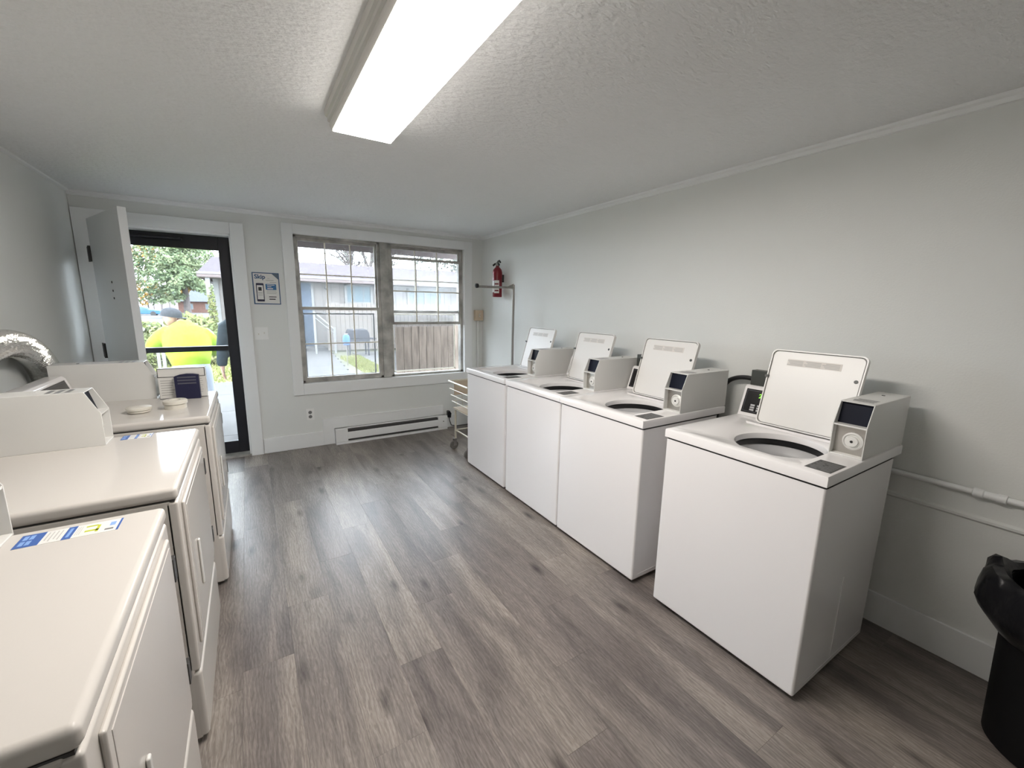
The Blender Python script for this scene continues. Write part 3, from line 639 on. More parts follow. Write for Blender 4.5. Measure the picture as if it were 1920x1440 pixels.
wraplabel(200, 262, .04, .175, M['paper'], 'label'); wraplabel(150, 198, .05, .17, M['pink'], 'label')
for q in range(3): wraplabel(206, 255, .06+q*.035, .075+q*.035, M['red'], 'label_print', .053)
bx((.046, -.015, .16), (.075, .015, .24)).build('bracket', M['hinge'], fe)
pp = thing('wall_pipe', 'white painted pipe with a coupling along the right wall', 'pipe', (XR-.018, 0, .757))
MB().tube([(0, YF, 0), (0, 3.3, 0)], .012, 12).build('pipe_run', M['trim'], pp, smooth=True)
MB().lathe([(.012, -.06), (.018, -.058), (.018, -.035), (.015, -.03), (.015, .0), (.019, .004), (.019, .03), (.012, .034)], (0, .315, 0), 16, 'y').build('coupling', M['trim'], pp, smooth=True)
for y in (-.7, .62, 1.9): bx((-.012, y, -.018), (.018, y+.02, .018)).build('pipe_clip', M['trim'], pp)
for y0_, y1_, lab in ((1.10, 1.36, 'black hose arching behind the nearest washer'), (1.80, 2.06, 'black hose arching behind the second nearest washer'), (2.47, 2.73, 'black hose arching behind the third washer')):
    h_ = catmull([Vector(p) for p in ((y0_+.02, .4), (y0_+.03, .95), (y0_+.07, 1.045), (y0_+.15, 1.078), (y0_+.24, 1.068), (y0_+.30, 1.02), (y0_+.33, .9), (y0_+.33, .4))], 8)
    tag(MB().tube([(XR-.045, q.x, q.y) for q in h_], .013, 10).build('drain_hose', M['black'], None, smooth=True), lab, 'hose', 'black hoses behind the washers')
# ---------------------------------------------------------------- laundry cart with hanging rack
ca = thing('laundry_cart', 'wire laundry cart with a tall hanging rail beside the farthest washer', 'laundry cart', (1.665, 3.42, 0))
cw, cl = .62, .43           # x size, y size
wt, wbm = .705, .425
def rect_pts(x0, x1, y0, y1, z): return [(x0, y0, z), (x1, y0, z), (x1, y1, z), (x0, y1, z)]
def loop(mb, pts, r):
    for i in range(len(pts)): mb.tube([pts[i], pts[(i+1) % len(pts)]], r, 8)
bk = MB(); loop(bk, rect_pts(0, cw, 0, cl, wt), .009); rim_o = bk.build('basket_rim', M['wire'], ca, smooth=True)
for i, z in enumerate((.63, .565, .50, wbm)):
    f = (wt-z)/(wt-wbm)*.035; w_ = MB(); loop(w_, rect_pts(f, cw-f, f, cl-f, z), .0045); w_.build('basket_hoop', M['wire'], ca, smooth=True)
vwr = MB()
for i in range(1, 9):
    x = cw*i/9
    for y, s_ in ((0, 1), (cl, -1)): vwr.tube([(x, y, wt), (x, y+s_*.035, wbm)], .003, 6)
for i in range(1, 7):
    y = cl*i/7
    vwr.tube([(.035, y, wbm), (cw-.035, y, wbm)], .003, 6)
vwr.build('basket_wires', M['wire'], ca, smooth=True)
bx((.03, .03, wbm+.006), (cw-.03, cl-.03, wbm+.012)).build('basket_base', M['tan'], ca)
bx((.05, cl-.03, .56), (cw-.05, cl-.018, wt-.004)).build('back_liner', M['tan'], ca)
for x, y in ((.05, .05), (.05, cl-.05), (cw-.05, .05), (cw-.05, cl-.05)):
    lg = MB().tube([(x, y, .10), (x, y, wbm)], .011, 10).build('leg', M['wire'], ca, smooth=True)
    fk = MB().obox((x-.01, y-.012, .072), (1, 0, 0), (0, 1, 0), (0, 0, 1), (.016, .002, .035)).obox((x-.01, y+.012, .072), (1, 0, 0), (0, 1, 0), (0, 0, 1), (.016, .002, .035)).obox((x-.005, y, .108), (1, 0, 0), (0, 1, 0), (0, 0, 1), (.02, .016, .004)).build('caster_fork', M['rack'], lg)
    MB().lathe([(.012, -.010), (.040, -.010), (.044, -.006), (.044, .006), (.040, .010), (.012, .010)], (x-.018, y, .044), 20, 'y').build('caster_wheel', M['rubber'], lg, smooth=True)
lr = MB(); loop(lr, rect_pts(.05, cw-.05, .05, cl-.05, .20), .007); lr.build('lower_frame', M['wire'], ca, smooth=True)
px_, py_ = cw-.012, .20
MB().tube([(px_, py_, .20), (px_, py_, 1.665)], .0125, 12).build('rail_post', M['rack'], ca, smooth=True)
MB().tube([(px_-.40, py_, 1.632), (px_, py_, 1.636)], .0115, 12).build('hanging_rail', M['rack'], ca, smooth=True)
MB().lathe([(.003, -.02), (.02, -.012), (.022, 0), (.02, .012), (.003, .02)], (px_-.41, py_, 1.64), 16, 'x').build('rail_end_ball', M['black'], ca, smooth=True)
MB().prism([(-.07, 0), (0, -.03), (0, .03)], 'y', -.006, .006).xf(Matrix.Translation((px_, py_, 1.645))).build('gusset', M['rack'], ca)
# ---------------------------------------------------------------- rubbish bin
bn = thing('trash_bin', 'black rubbish bin lined with a black plastic bag', 'trash bin', (2.155, 0.0, 0))
MB().lathe([(.002, 0), (.155, 0), (.165, .01), (.186, .56), (.19, .58), (.18, .58), (.16, .02), (.002, .02)], (0, 0, 0), 36, caps=False).build('bin_body', M['bin'], bn, smooth=True)
bgm = MB(); N_ = 60; prof = [(.17, .45), (.18, .585), (.20, .605), (.225, .60), (.243, .575), (.248, .53), (.25, .49), (.235, .455), (.205, .415), (.190, .40)]
for i, (r, z) in enumerate(prof):
    for k_ in range(N_):
        a = 2*math.pi*k_/N_; w_ = math.sin(a*9+i*.6)*.5+math.sin(a*17+i)*.3+math.sin(a*5)*.4
        amp = .012 if i > 1 else .002; s_ = .5 if 6 <= i else 1
        bgm.v.append(((r+amp*w_)*math.cos(a), (r+amp*w_)*math.sin(a), z+.014*w_*(1 if i >= 2 else .3)))
for i in range(len(prof)-1):
    for k_ in range(N_): bgm.f.append((i*N_+k_, i*N_+(k_+1) % N_, (i+1)*N_+(k_+1) % N_, (i+1)*N_+k_))
bgm.build('bin_bag', M['bag'], bn, smooth=True)
# ================================================================ outside
st(bx((-60, WY+.005, G-.3), (60, 30, G-.03)).build('ground', M['soil']), 'bare ground around the buildings')
st(MB().add([(-120, 30, G-.03), (120, 30, G-.03), (120, 140, -1.15), (-120, 140, -1.15)], [(0, 1, 2, 3)]).build('street', M['concrete']), 'pale street beyond the yard')
wk = struct('walkway', 'pale concrete walkway outside the door and window')
def slab(x0, x1, y0, y1, h=0): bx((x0+.006, y0+.006, G-.06), (x1-.006, y1-.006, G+h)).build('slab', M['concrete'], wk, bevel=.006, seg=1)
bx((-5, WY+.01, G-.07), (8, 10.4, G-.012)).build('slab_bed', M['joint'], wk)
for i in range(8):
    for j in range(4): slab(-5+i*1.6, -3.4+i*1.6, WY+.02+j*1.42, WY+.02+(j+1)*1.42)
for j in range(9): slab(.6, 2.05+.055*j, 10.45+j*.78, 10.45+(j+1)*.78)      # path to the opposite door
for j in range(6): slab(2.95, 6.2, 10.45+j*.78, 10.45+(j+1)*.78)
def grass_patch(name, x0, x1, y0, y1, n, label):
    mb = MB(); bl = []
    for i in range(n):
        x, y = random.uniform(x0, x1), random.uniform(y0, y1); a = random.uniform(0, 6.28); h_ = random.uniform(.03, .08); w_ = .02
        dx, dy = math.cos(a)*w_, math.sin(a)*w_; lx, ly = random.uniform(-.03, .03), random.uniform(-.03, .03)
        mb.add([(x-dx, y-dy, G-.01), (x+dx, y+dy, G-.01), (x+lx, y+ly, G+h_)], [(0, 1, 2)])
    mb.box((x0, y0, G-.08), (x1, y1, G-.005))
    o = mb.build(name, M['grass']); o['kind'] = 'stuff'; o['label'] = label; o['category'] = 'grass'; return o
grass_patch('lawn', -6, .55, 10.42, 15.5, 9000, 'sunlit lawn beyond the walkway outside the door')
grass_patch('grass_strip', 2.35, 2.93, 10.45, 13.85, 3000, 'narrow grass strip between the two paved paths')
# own building eave
st(MB().box((-3, WY, 2.13), (6, 5.35, 2.2)).box((-3, 5.35, 2.06), (6, 5.39, 2.28)).build('roof_overhang', M['fascia']), 'dark eave of the laundry building above the window')
# near fence
nf = thing('board_fence', 'weathered brown board fence just outside the right window', 'fence', (1.93, 6.5, G))
for i in range(18):
    h_ = 1.315+random.uniform(-.008, .008); bx((i*.125, -.012+random.uniform(-.002, .002), .04), (i*.125+.119, .010, h_)).build('board', M['fencew'], nf)
for z in (.3, 1.1): bx((0, .012, z-.04), (18*.125, .05, z+.04)).build('rail', M['fencew'], nf)
for x in (.05, 1.1, 2.15): bx((x, .05, 0), (x+.09, .14, 1.25)).build('post', M['fencew'], nf)
# opposite house
HY = 17.0
hs = thing('opposite_house', 'long low house with purple brown roof and white windows across the yard', 'house', (0, HY, G))
bx((-.75, 0, 0), (16, 6, 2.5)).build('house_wall', M['siding'], hs)
for i in range(55): x = -.6+i*.3; bx((x, -.012, .1), (x+.03, 0, 2.45)).build('batten', M['batten'], hs)
ez = 2.52; rz_ = 3.10
MB().add([(-1.2, -.75, ez), (16.5, -.75, ez), (16.5, 6.75, ez), (-1.2, 6.75, ez), (-.95, 3.0, ez+.80), (16.2, 3.0, ez+.80)], [(0, 1, 5, 4), (1, 2, 5), (2, 3, 4, 5), (3, 0, 4), (0, 3, 2, 1)]).build('roof', M['roof'], hs)
MB().box((-1.2, -.78, ez-.13), (16.5, -.75, ez+.02)).box((-1.22, -.75, ez-.13), (-1.2, 6.75, ez+.02)).build('fascia', M['fascia'], hs)
bx((-1.2, -.80, ez-.04), (16.5, -.78, ez+.02)).build('gutter', M['whitep'], hs)
bx((-1.2, -.75, ez-.15), (16.5, 0, ez-.13)).build('soffit', M['fascia'], hs)
def hwin(x0, x1, z0, z1, cols):
    f = MB().box((x0, -.06, z0), (x0+.09, 0, z1)).box((x1-.09, -.06, z0), (x1, 0, z1)).box((x0, -.06, z1-.08), (x1, 0, z1)).box((x0, -.06, z0), (x1, 0, z0+.08)).box((x0, -.05, (z0+z1)/2-.05), (x1, 0, (z0+z1)/2+.05))
    for c_ in range(1, cols): xx = x0+(x1-x0)*c_/cols; f.box((xx-.05, -.055, z0), (xx+.05, 0, z1))
    fo = f.build('window_frame', M['whitep'], hs); bx((x0+.05, -.02, z0+.05), (x1-.05, -.012, z1-.05)).build('pane', M['hglass'], fo)
    mm = MB()
    for c_ in range(1, cols*3):
        if c_ % 3: xx = x0+(x1-x0)*c_/(cols*3); mm.box((xx-.012, -.03, z0), (xx+.012, -.02, z1))
    mm.build('glazing_bars', M['whitep'], fo)
hwin(3.16, 4.2, .95, 2.38, 1); hwin(5.56, 7.1, .95, 2.30, 2); hwin(9.5, 11, .95, 2.3, 2)
dr_ = bx((1.02, -.05, .1), (2.02, .0, 2.35)).build('house_door', M['bdoor'], hs)
MB().box((.94, -.06, .1), (1.02, 0, 2.43)).box((2.02, -.06, .1), (2.10, 0, 2.43)).box((.94, -.06, 2.35), (2.10, 0, 2.43)).build('door_frame', M['whitep'], hs)
bx((.8, -1.0, 0), (2.3, 0, .1)).build('door_step', M['concrete'], hs)
MB().lathe([(.05, -.16), (.07, -.06), (.07, 0)], (2.55, 0, 2.2), 12, 'y').build('porch_lamp', M['whitep'], hs)
pst = bx((-1.02, -.7, 0), (-.90, -.58, ez-.13)).build('porch_post', M['whitep'], hs)
bx((-.86, -.02, 0), (-.72, .02, 2.4)).build('corner_board', M['whitep'], hs)
# pale fence in front of the house
pf = thing('pale_board_fence', 'pale board fence in front of the opposite house', 'fence', (2.28, 15.6, G))
for i in range(36): bx((i*.15, -.012, .04), (i*.15+.142, .012, 1.655+random.uniform(-.02, .02))).build('board', M['fencep'], pf)
for z in (.35, 1.35): bx((0, .012, z-.04), (36*.15, .05, z+.04)).build('rail', M['fencep'], pf)
hr = thing('handrail', 'cream handrail sloping beside the opposite house door', 'handrail', (0, 0, 0))
MB().tube([(1.85, 15.0, 1.13), (2.42, 15.0, .585)], .03, 8).build('rail', M['whitep'], hr); MB().tube([(1.80, 15.0, 1.02), (2.40, 15.0, .47)], .02, 8).build('lower_rail', M['whitep'], hr)
MB().tube([(2.42, 15.0, G), (2.42, 15.0, .66)], .035, 8).build('post', M['whitep'], hr); MB().tube([(1.83, 15.0, G), (1.83, 15.0, 1.18)], .035, 8).build('post', M['whitep'], hr)
gr = thing('barbecue_grill', 'dark barbecue grill standing by the pale fence', 'grill', (2.97, 14.2, G))
MB().prism([(-.33, .55), (.33, .55), (.33, .70), (.26, .84), (-.26, .84), (-.33, .70)], 'y', -.25, .25).build('hood', M['grillm'], gr, bevel=.02)
bx((-.33, -.25, .42), (.33, .25, .55)).build('firebox', M['grillm'], gr)
bx((.33, -.2, .52), (.55, .2, .55)).build('side_shelf', M['grillm'], gr)
for x in (-.29, .29):
    for y in (-.2, .2): bx((x-.02, y-.02, 0), (x+.02, y+.02, .42)).build('leg', M['grillm'], gr)
bc = thing('blue_container', 'bright blue plastic container hanging over the grass strip', 'container', (2.20, 11.9, .36))
bc['label'] = 'bright blue plastic container on a stake by the grass strip'
MB().lathe([(.005, 0), (.07, 0), (.088, .05), (.09, .2), (.07, .26), (.04, .27)], (0, 0, 0), 20).build('jug', M['bluej'], bc, smooth=True)
MB().lathe([(.04, .27), (.045, .275), (.045, .30), (.005, .302)], (0, 0, 0), 14).build('lid', M['whitep'], bc, smooth=True)
MB().tube([(0, 0, -.56), (0, 0, .0)], .012, 8).build('stake', M['batten'], bc)
for x, lab in ((-1.79, 'left'), (-1.70, 'right')):
    tag(bx((-.03, -.03, 0), (.03, .03, .62)).build('garden_post', M['whitep'], None, loc=(x, 12.3, G)), f'short pale garden post on the lawn, {lab} of the pair', 'post', 'pale posts on the lawn')
# ---------------------------------------------------------------- vegetation
def leaves(mb, c, rad, n, size, squash=1.0, inner=0.0):
    for i in range(n):
        while True:
            p = Vector((random.uniform(-1, 1), random.uniform(-1, 1), random.uniform(-1, 1)))
            if inner <= p.length <= 1: break
        p = Vector((p.x*rad[0], p.y*rad[1], p.z*rad[2])) + Vector(c)
        a = Vector((random.gauss(0, 1), random.gauss(0, 1), random.gauss(0, 1))).normalized(); b = a.orthogonal().normalized(); s_ = size*random.uniform(.6, 1.4)
        mb.add([p-a*s_, p+b*s_*.6, p+a*s_, p-b*s_*.6], [(0, 1, 2, 3)])
tr = thing('conifer_tree', 'tall green conifer seen through the glass door', 'tree', (-5.7, 60, -.55))
MB().tube([(0, 0, 0), (.05, 0, 4), (.1, 0, 14)], [.32, .25, .05], 10).build('trunk', M['bark'], tr)
fo = MB()
for i in range(95):
    z = random.uniform(2.4, 11); L_ = (4.8-.26*z)*random.uniform(.5, 1.1); a = random.uniform(0, 6.28)
    if math.cos(a) > .3 and z < 3.6: z += 1
    for q in range(4):
        f = (q+1)/4; leaves(fo, (math.cos(a)*L_*f, math.sin(a)*L_*f, z-.35*f*f*2), (.7, .7, .35), 26, .17)
fo.build('foliage', M['pine'], tr)
def tree(name, loc, label, m_, blobs, n, size, trunk, tm='bark'):
    t = thing(name, label, 'tree', loc); MB().tube([(0, 0, 0), (0, 0, trunk[0])], [trunk[1], trunk[1]*.5], 8).build('trunk', M[tm], t)
    f = MB()
    for c, r in blobs: leaves(f, c, r, n, size)
    f.build('foliage', m_, t)
tree('autumn_tree', (-13.8, 92, -.9), 'orange autumn tree behind the small shed', M['amber'], [((0, 0, 3.4), (2.4, 2.2, 2.2)), ((1.6, 0, 2.6), (1.2, 1.5, 1.4))], 700, .22, (2.5, .2))
tree('tall_autumn_tree', (-14.5, 100, -1), 'tall orange leaved tree at the left edge of the door glass', M['amber'], [((0, 0, 10), (2.6, 2.2, 3)), ((.5, 0, 12.6), (2, 2, 1.5))], 500, .26, (8, .3))
tree('yellow_tree', (-8.6, 95, -1), 'yellow leaved tree glowing behind the conifer', M['amber'], [((0, 0, 5.8), (1.9, 1.8, 1.7)), ((-1, 0, 4.6), (1.5, 1.5, 1))], 500, .22, (4, .2))
tree('green_tree', (-14.5, 85, -.8), 'dense green tree behind the conifer', M['pine'], [((0, 0, 6.6), (3.2, 2.5, 2.8)), ((4, 0, 9.5), (3.6, 2.5, 3)), ((8, 0, 9.8), (3, 2.5, 3))], 1100, .26, (5, .3))
bt = thing('bare_tree', 'sparse branching tree above the opposite house roof', 'tree', (6.9, 30, G))
br_ = MB(); random.seed(3)
def branch(p, d, L_, r, lev):
    q = p+d*L_; br_.tube([p, q], [r, r*.65], 5)
    if lev == 0: return
    for i in range(4 if lev > 1 else 3):
        nd = (d+Vector((random.uniform(-.9, .9), random.uniform(-.6, .6), random.uniform(-.25, .5)))).normalized(); branch(p+d*L_*random.uniform(.5, 1), nd, L_*random.uniform(.55, .75), r*.55, lev-1)
branch(Vector((0, 0, 0)), Vector((0, 0, 1)), 2.9, .30, 5)
br_.build('branches', M['bark'], bt)
lf = MB(); leaves(lf, (0, 0, 5.5), (3.6, 2.5, 2.2), 500, .10); lf.build('foliage', M['bare'], bt)
tree('leafy_tree', (14.5, 34, G), 'leafy tree above the right end of the opposite house roof', M['bare'], [((0, 0, 5.6), (3.2, 2.5, 1.9)), ((2.6, 0, 4.8), (2.2, 2, 1.2))], 900, .16, (4.5, .22))
hd = thing('hedge', 'leafy green hedge beside the house porch', 'hedge', (-1.25, 13.6, G))
hm = MB(); leaves(hm, (0, 0, .55), (.75, .55, .80), 2600, .06, inner=.4); leaves(hm, (-.9, .1, .45), (.6, .5, .72), 1600, .06, inner=.4); leaves(hm, (.35, 0, .4), (.4, .4, .62), 900, .05); hm.build('foliage', M['hedge'], hd)
MB().tube([(0, 0, 0), (0, 0, .6)], .05, 6).build('stem', M['bark'], hd)
vn = thing('vine', 'leafy vine climbing the porch post of the opposite house', 'vine', (-.96, 16.3, G))
vm_ = MB(); leaves(vm_, (.06, -.08, 1.1), (.12, .1, 1.05), 420, .045); vm_.build('foliage', M['hedge'], vn)
# ---------------------------------------------------------------- far shed, car, brick house
sh = thing('garden_shed', 'small white barn roofed shed with double doors', 'shed', (-10.5, 80, -.72))
g_ = [(-1.45, 0), (1.45, 0), (1.45, 1.9), (1.1, 2.6), (0, 3.02), (-1.1, 2.6), (-1.45, 1.9)]
MB().prism(g_, 'y', 0, 4).build('walls', M['shedw'], sh)
rf = MB()
for i in range(2, 6):
    a, b = g_[i], g_[i+1]; mx_, mz_ = (a[0]+b[0])/2, (a[1]+b[1])/2; dx, dz = b[0]-a[0], b[1]-a[1]; l_ = math.hypot(dx, dz); nx, nz = dz/l_, -dx/l_
    if nz < 0 and abs(nx) < .9: nx, nz = -nx, -nz
    rf.obox((mx_+nx*.05, 1.9, mz_+nz*.05), (dx, 0, dz), (0, 1, 0), (nx, 0, nz), (l_/2+.05, 2.15, .05))
rf.build('roof', M['shedt'], sh)
for x in (-.47, .47):
    dd = bx((x-.42, -.05, .2), (x+.42, 0, 2.05)).build('door', M['shedw'], sh)
    MB().box((x-.47, -.08, .2), (x-.37, 0, 2.1)).box((x+.37, -.08, .2), (x+.47, 0, 2.1)).box((x-.47, -.08, 2.0), (x+.47, 0, 2.12)).build('door_trim', M['shedt'], dd)
cr = thing('parked_car', 'blue sedan parked beyond the lawn', 'car', (-12.1, 75, -.66))
cp = [(-2.2, .25), (2.15, .25), (2.2, .55), (2.05, .72), (1.0, .85), (.35, 1.22), (-.95, 1.26), (-1.7, .9), (-2.15, .85), (-2.25, .5)]
MB().prism(cp, 'y', -.85, .85).build('body', M['carb'], cr, bevel=.06)
for s_ in (-1, 1): MB().prism([(.86, .84), (.30, 1.16), (-.9, 1.19), (-1.45, .88)], 'y', s_*.852, s_*.86).build('side_glass', M['carg'], cr)
for x in (-1.35, 1.35):
    for y in (-.78, .78): MB().lathe([(.1, -.1), (.31, -.1), (.33, 0), (.31, .1), (.1, .1)], (x, y, .31), 20, 'y').build('wheel', M['tire'], cr, smooth=True)
MB().box((.55, -1.0, .86), (.7, -.85, .98)).build('mirror', M['carb'], cr)
bh = thing('brick_house', 'far red brick house with a grey roof', 'house', (-7.2, 102, -1.2))
bx((-5.0, 0, 0), (4.5, 6, 2.6)).build('house_wall', M['brick'], bh)
MB().prism([(-.6, 2.5), (3, 4.7), (6.6, 2.5)], 'x', -5.4, 4.9).build('roof', M['groof'], bh)
for x in (-2.6, .4, 2.4):
    f_ = bx((x, -.06, 1.0), (x+1.1, 0, 2.1)).build('window', M['whitep'], bh); bx((x+.1, -.08, 1.1), (x+1.0, -.06, 2.0)).build('pane', M['hglass'], f_)
# ---------------------------------------------------------------- people
def skin_mesh(name, verts, edges, m_, parent, sub=2, root=0):
    me = bpy.data.meshes.new(name); me.from_pydata([v[:3] for v in verts], edges, []); me.update()
    o = bpy.data.objects.new(name, me); C.objects.link(o)
    md = o.modifiers.new('skin', 'SKIN')
    if not me.skin_vertices:
        bm = bmesh.new(); bm.from_mesh(me); bm.verts.layers.skin.verify(); bm.to_mesh(me); bm.free()
    sv = me.skin_vertices[0].data
    for i, v in enumerate(verts):
        r = v[3]; sv[i].radius = (r, r) if not isinstance(r, tuple) else r; sv[i].use_root = (i == root)
    md.use_smooth_shade = True; md.branch_smoothing = .6
    sb = o.modifiers.new('sub', 'SUBSURF'); sb.levels = sub; sb.render_levels = sub
    dg = bpy.context.evaluated_depsgraph_get(); dg.update()
    nm = bpy.data.meshes.new_from_object(o.evaluated_get(dg)); bpy.data.objects.remove(o, do_unlink=True)
    nm.materials.clear(); nm.materials.append(m_); nm.polygons.foreach_set('use_smooth', [True]*len(nm.polygons))
    q = bpy.data.objects.new(name, nm); C.objects.link(q); q.parent = parent; return q
def head_mb(c, s, yaw, pitch):
    """head facing local -y before rotation; ellipsoid with nose, brow, chin, ears"""
    mb = MB(); n, m_ = 20, 14
    for i in range(m_+1):
        th = math.pi*i/m_
        for k_ in range(n):
            ph_ = 2*math.pi*k_/n; x = math.sin(th)*math.cos(ph_); y = math.sin(th)*math.sin(ph_); z = math.cos(th)
            w = .078*(1-.22*max(0, -z)); dpt = .098*(1-.10*max(0, -z))
            X_, Y_, Z_ = x*w, y*dpt, z*.118
            if y < -.8 and abs(x) < .28 and -.35 < z < .12: Y_ -= .022
            if y < -.6 and z < -.5: Y_ -= .008
            if y < -.7 and .15 < abs(x) < .5 and .0 < z < .2: Y_ += .008
            mb.v.append((X_, Y_, Z_))
    for i in range(m_):
        for k_ in range(n): mb.f.append((i*n+k_, i*n+(k_+1) % n, (i+1)*n+(k_+1) % n, (i+1)*n+k_))
    for s_ in (-1, 1): mb.lathe([(.004, -.008), (.026, -.004), (.028, .004), (.004, .008)], (s_*.078, .01, -.01), 10, 'x')
    return mb.xf(Matrix.Translation(c) @ Matrix.Rotation(yaw, 4, 'Z') @ Matrix.Rotation(pitch, 4, 'X') @ Matrix.Scale(s, 4))
def hand_chain(vs, es, wrist, d, side, curl=.3):
    """palm + five bent fingers appended to a skin graph; wrist is the vertex index"""
    w = Vector(vs[wrist][:3]); d = Vector(d).normalized(); s_ = Vector(side).normalized(); nrm = d.cross(s_)
    palm = w+d*.045; vs.append((*palm, (.030, .018))); ip = len(vs)-1; es.append((wrist, ip))
    for k_, (off, L_) in enumerate(((-.027, .068), (-.009, .078), (.009, .074), (.026, .058))):
        b = palm+d*.035+s_*off; vs.append((*b, .0095)); i0 = len(vs)-1; es.append((ip, i0))
        m1 = b+d*L_*.5+nrm*L_*curl*.25; vs.append((*m1, .0085)); es.append((i0, i0+1))
        m2 = m1+d*L_*.45+nrm*L_*curl*.6; vs.append((*m2, .007)); es.append((i0+1, i0+2))
    tb = palm-s_*.030-d*.012; vs.append((*tb, .011)); i0 = len(vs)-1; es.append((ip, i0))
    vs.append((*(tb-s_*.018+d*.03+nrm*.008), .010)); es.append((i0, i0+1)); vs.append((*(tb-s_*.016+d*.058+nrm*.014), .008)); es.append((i0+1, i0+2))
def blob_union(name, parts, m_, parent, vox=.016, smooth=8):
    """parts: lofts of (x, y, z, rx, ry) rings or tubes, fused into one continuous surface"""
    mb = MB()
    for prt in parts:
        n = 20; k0 = len(mb.v); P_ = [Vector(q[:3]) for q in prt]
        for i_, q in enumerate(prt):
            d = (P_[min(i_+1, len(P_)-1)]-P_[max(i_-1, 0)]).normalized()
            u = Vector((1, 0, 0)); u = u-d*u.dot(d)
            if u.length < .3: u = Vector((0, 0, 1)); u = u-d*u.dot(d)
            u.normalize(); w_ = d.cross(u)
            for k_ in range(n):
                a = 2*math.pi*k_/n; mb.v.append(tuple(P_[i_]+u*math.cos(a)*q[3]+w_*math.sin(a)*q[4]))
        for i_ in range(len(prt)-1):
            for k_ in range(n): mb.f.append((k0+i_*n+k_, k0+i_*n+(k_+1) % n, k0+(i_+1)*n+(k_+1) % n, k0+(i_+1)*n+k_))
        mb.f += [tuple(range(k0, k0+n))[::-1], tuple(range(k0+(len(prt)-1)*n, k0+len(prt)*n))]
    me = bpy.data.meshes.new(name); me.from_pydata(mb.v, [], mb.f); me.update()
    o = bpy.data.objects.new(name, me); C.objects.link(o)
    r_ = o.modifiers.new('r', 'REMESH'); r_.mode = 'VOXEL'; r_.voxel_size = vox; r_.use_smooth_shade = True
    sm = o.modifiers.new('s', 'SMOOTH'); sm.iterations = smooth; sm.factor = .5
    dg = bpy.context.evaluated_depsgraph_get(); dg.update()
    nm = bpy.data.meshes.new_from_object(o.evaluated_get(dg)); bpy.data.objects.remove(o, do_unlink=True)
    nm.materials.clear(); nm.materials.append(m_); nm.polygons.foreach_set('use_smooth', [True]*len(nm.polygons))
    q = bpy.data.objects.new(name, nm); C.objects.link(q); q.parent = parent; return q
# person 1: seen from behind, bent forward and to the left; local origin on the ground
p1 = thing('person', 'person in lime yellow shirt and grey cap, bent over, back turned', 'person', (-.66, 6.42, G))
hip = (.03, 0, .84); nk = (-.03, .36, 1.36); ls = (-.25, .30, 1.28); rs_ = (.21, .26, 1.26)
vb = [(*hip, .15), (.015, .14, 1.05, .165), (-.02, .28, 1.24, .15), (*nk, .062), (-.11, .43, 1.39, .055)]
eb_ = [(0, 1), (1, 2), (2, 3), (3, 4)]
def limb(vs, es, root, pts):
    last = root
    for p in pts: vs.append(p); es.append((last, len(vs)-1)); last = len(vs)-1
    return last
lw = limb(vb, eb_, 2, [(*ls, .065), (-.37, .36, 1.13, .052), (-.32, .60, 1.02, .042), (-.28, .66, .99, .030)])
rw = limb(vb, eb_, 2, [(*rs_, .065), (.29, .34, 1.05, .052), (.16, .58, .98, .042), (.12, .64, .96, .030)])
limb(vb, eb_, 0, [(-.07, .02, .78, .105), (-.10, .05, .45, .075), (-.11, 0, .12, .052), (-.11, -.01, .06, .045), (-.12, .14, .03, .035)])
limb(vb, eb_, 0, [(.13, .02, .78, .105), (.15, .05, .45, .075), (.16, 0, .12, .052), (.16, -.01, .06, .045), (.17, .14, .03, .035)])
hand_chain(vb, eb_, lw, (.35, .8, -.4), (.9, -.35, 0)); hand_chain(vb, eb_, rw, (-.35, .8, -.4), (.9, .35, 0))
skin_mesh('body', vb, eb_, M['skin'], p1)
head_mb((-.165, .47, 1.43), 1.0, R(180-25), R(18)).build('head', M['skin'], p1, smooth=True)
blob_union('shirt', [
    [(.03, -.05, .84, .17, .13), (.03, -.03, .90, .195, .165), (.02, .06, 1.0, .225, .19), (-.005, .17, 1.13, .25, .185), (-.03, .27, 1.25, .235, .15), (-.04, .335, 1.33, .15, .10), (-.045, .37, 1.375, .075, .07)],
    [(-.17, .27, 1.26, .10, .10), (-.27, .31, 1.20, .095, .095), (-.345, .345, 1.12, .088, .088), (-.385, .39, 1.04, .080, .080)],
    [(.13, .24, 1.25, .10, .10), (.215, .28, 1.16, .095, .095), (.265, .32, 1.06, .086, .086), (.27, .36, .97, .080, .080)]], M['hivis'], p1)
blob_union('trousers', [
    [(.03, -.03, .93, .175, .14), (.03, -.02, .84, .195, .165), (.03, -.01, .74, .19, .16)],
    [(-.06, -.01, .80, .11, .12), (-.10, .04, .45, .09, .09), (-.11, .0, .09, .075, .08)],
    [(.12, -.01, .80, .11, .12), (.15, .04, .45, .09, .09), (.16, .0, .09, .075, .08)]], M['shorts'], p1)
cpm = MB().lathe([(.103, -.012), (.104, .02), (.095, .058), (.07, .086), (.035, .100), (.004, .104)], (0, 0, 0), 24, sx=.92, sy=1.1, caps=False)
cpm.prism([(.06*math.cos(a)*1.2, -.085-.085*math.sin(a)) for a in [math.pi*i/10 for i in range(11)]], 'z', -.014, -.006)
cpm.xf(Matrix.Translation((-.163, .467, 1.46)) @ Matrix.Rotation(R(75), 4, 'Z') @ Matrix.Rotation(R(8), 4, 'X')).build('cap', M['cap'], p1, smooth=True)
for x in (-.115, .165): bx((x-.05, -.09, 0), (x+.05, .2, .10)).build('shoe', M['boot'], p1, bevel=.03, seg=3)
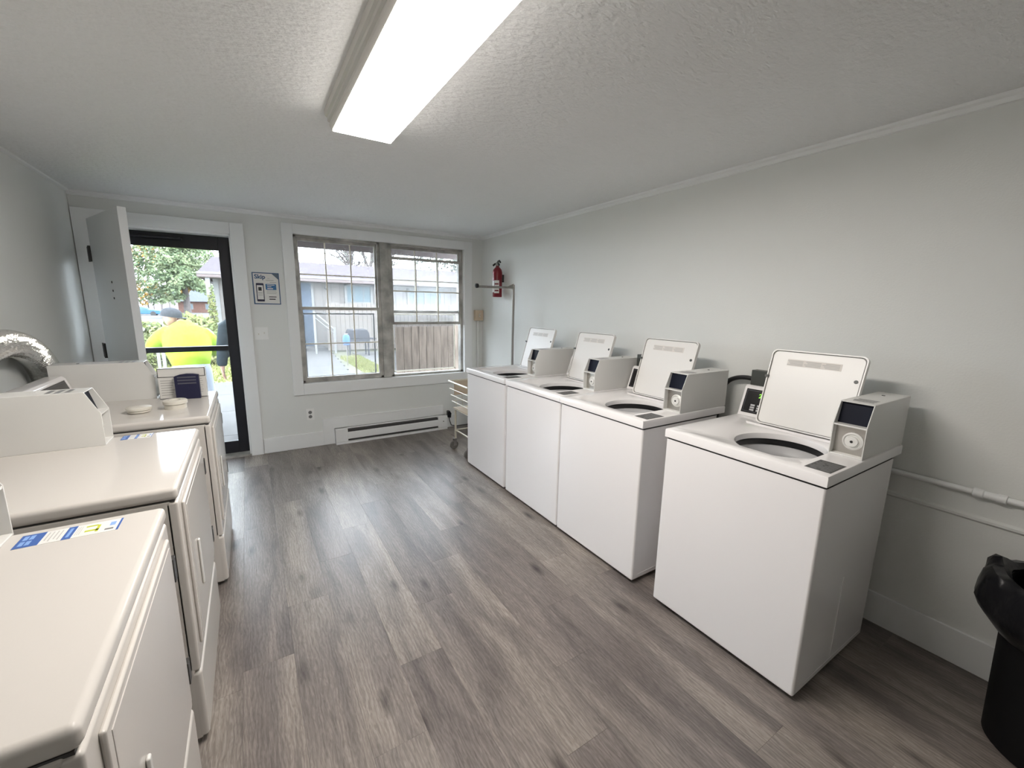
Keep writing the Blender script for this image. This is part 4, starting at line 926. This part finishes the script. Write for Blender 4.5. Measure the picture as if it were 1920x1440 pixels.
# person 2: dark jacket, one arm hanging in view
p2 = thing('person', 'person in dark jacket, arm hanging, mostly hidden by door frame', 'person', (-.02, 6.1, G))
vb = [(0, 0, .93, .14), (0, 0, 1.15, .145), (0, 0, 1.36, .13), (0, 0, 1.50, .06), (0, -.01, 1.58, .055)]; eb_ = [(0, 1), (1, 2), (2, 3), (3, 4)]
lw = limb(vb, eb_, 2, [(-.20, 0, 1.40, .06), (-.265, .0, 1.13, .048), (-.285, -.03, .90, .034), (-.285, -.035, .875, .027)])
rw = limb(vb, eb_, 2, [(.20, 0, 1.40, .06), (.25, .0, 1.13, .048), (.26, -.03, .90, .034), (.26, -.035, .875, .027)])
limb(vb, eb_, 0, [(-.10, 0, .86, .10), (-.11, -.01, .48, .07), (-.11, .02, .12, .05), (-.11, .02, .06, .045), (-.12, -.12, .03, .035)])
limb(vb, eb_, 0, [(.10, 0, .86, .10), (.11, -.01, .48, .07), (.11, .02, .12, .05), (.11, .02, .06, .045), (.12, -.12, .03, .035)])
hand_chain(vb, eb_, lw, (.05, -.12, -1), (.2, 1, 0)); hand_chain(vb, eb_, rw, (-.05, -.12, -1), (-.2, 1, 0))
skin_mesh('body', vb, eb_, M['skin'], p2)
head_mb((0, -.02, 1.675), 1.0, R(10), 0).build('head', M['skin'], p2, smooth=True)
MB().lathe([(.088, -.03), (.093, .03), (.085, .075), (.05, .115), (.004, .128)], (0, .005, 1.675), 20, sx=.95, sy=1.15, caps=False).build('hair', M['hair'], p2, smooth=True)
blob_union('jacket', [
    [(0, 0, .84, .18, .13), (0, 0, 1.0, .19, .14), (0, 0, 1.2, .205, .15), (0, 0, 1.36, .20, .13), (0, 0, 1.45, .12, .09), (0, 0, 1.52, .07, .07)],
    [(-.14, 0, 1.39, .085, .085), (-.215, 0, 1.35, .078, .08), (-.258, 0, 1.14, .068, .070), (-.284, -.03, .93, .055, .055), (-.285, -.035, .885, .048, .048)],
    [(.14, 0, 1.39, .085, .085), (.205, 0, 1.35, .078, .08), (.248, 0, 1.14, .068, .070), (.26, -.03, .93, .055, .055), (.26, -.035, .885, .048, .048)]], M['jacket'], p2, .014, 5)
blob_union('trousers', [
    [(0, 0, .95, .165, .125), (0, 0, .85, .18, .14), (0, 0, .76, .17, .13)],
    [(-.085, 0, .82, .095, .11), (-.11, -.01, .48, .085, .085), (-.11, .02, .09, .07, .075)],
    [(.085, 0, .82, .095, .11), (.11, -.01, .48, .085, .085), (.11, .02, .09, .07, .075)]], M['denim'], p2)
for x in (-.115, .115): bx((x-.05, -.2, 0), (x+.05, .09, .10)).build('shoe', M['boot'], p2, bevel=.03, seg=3)
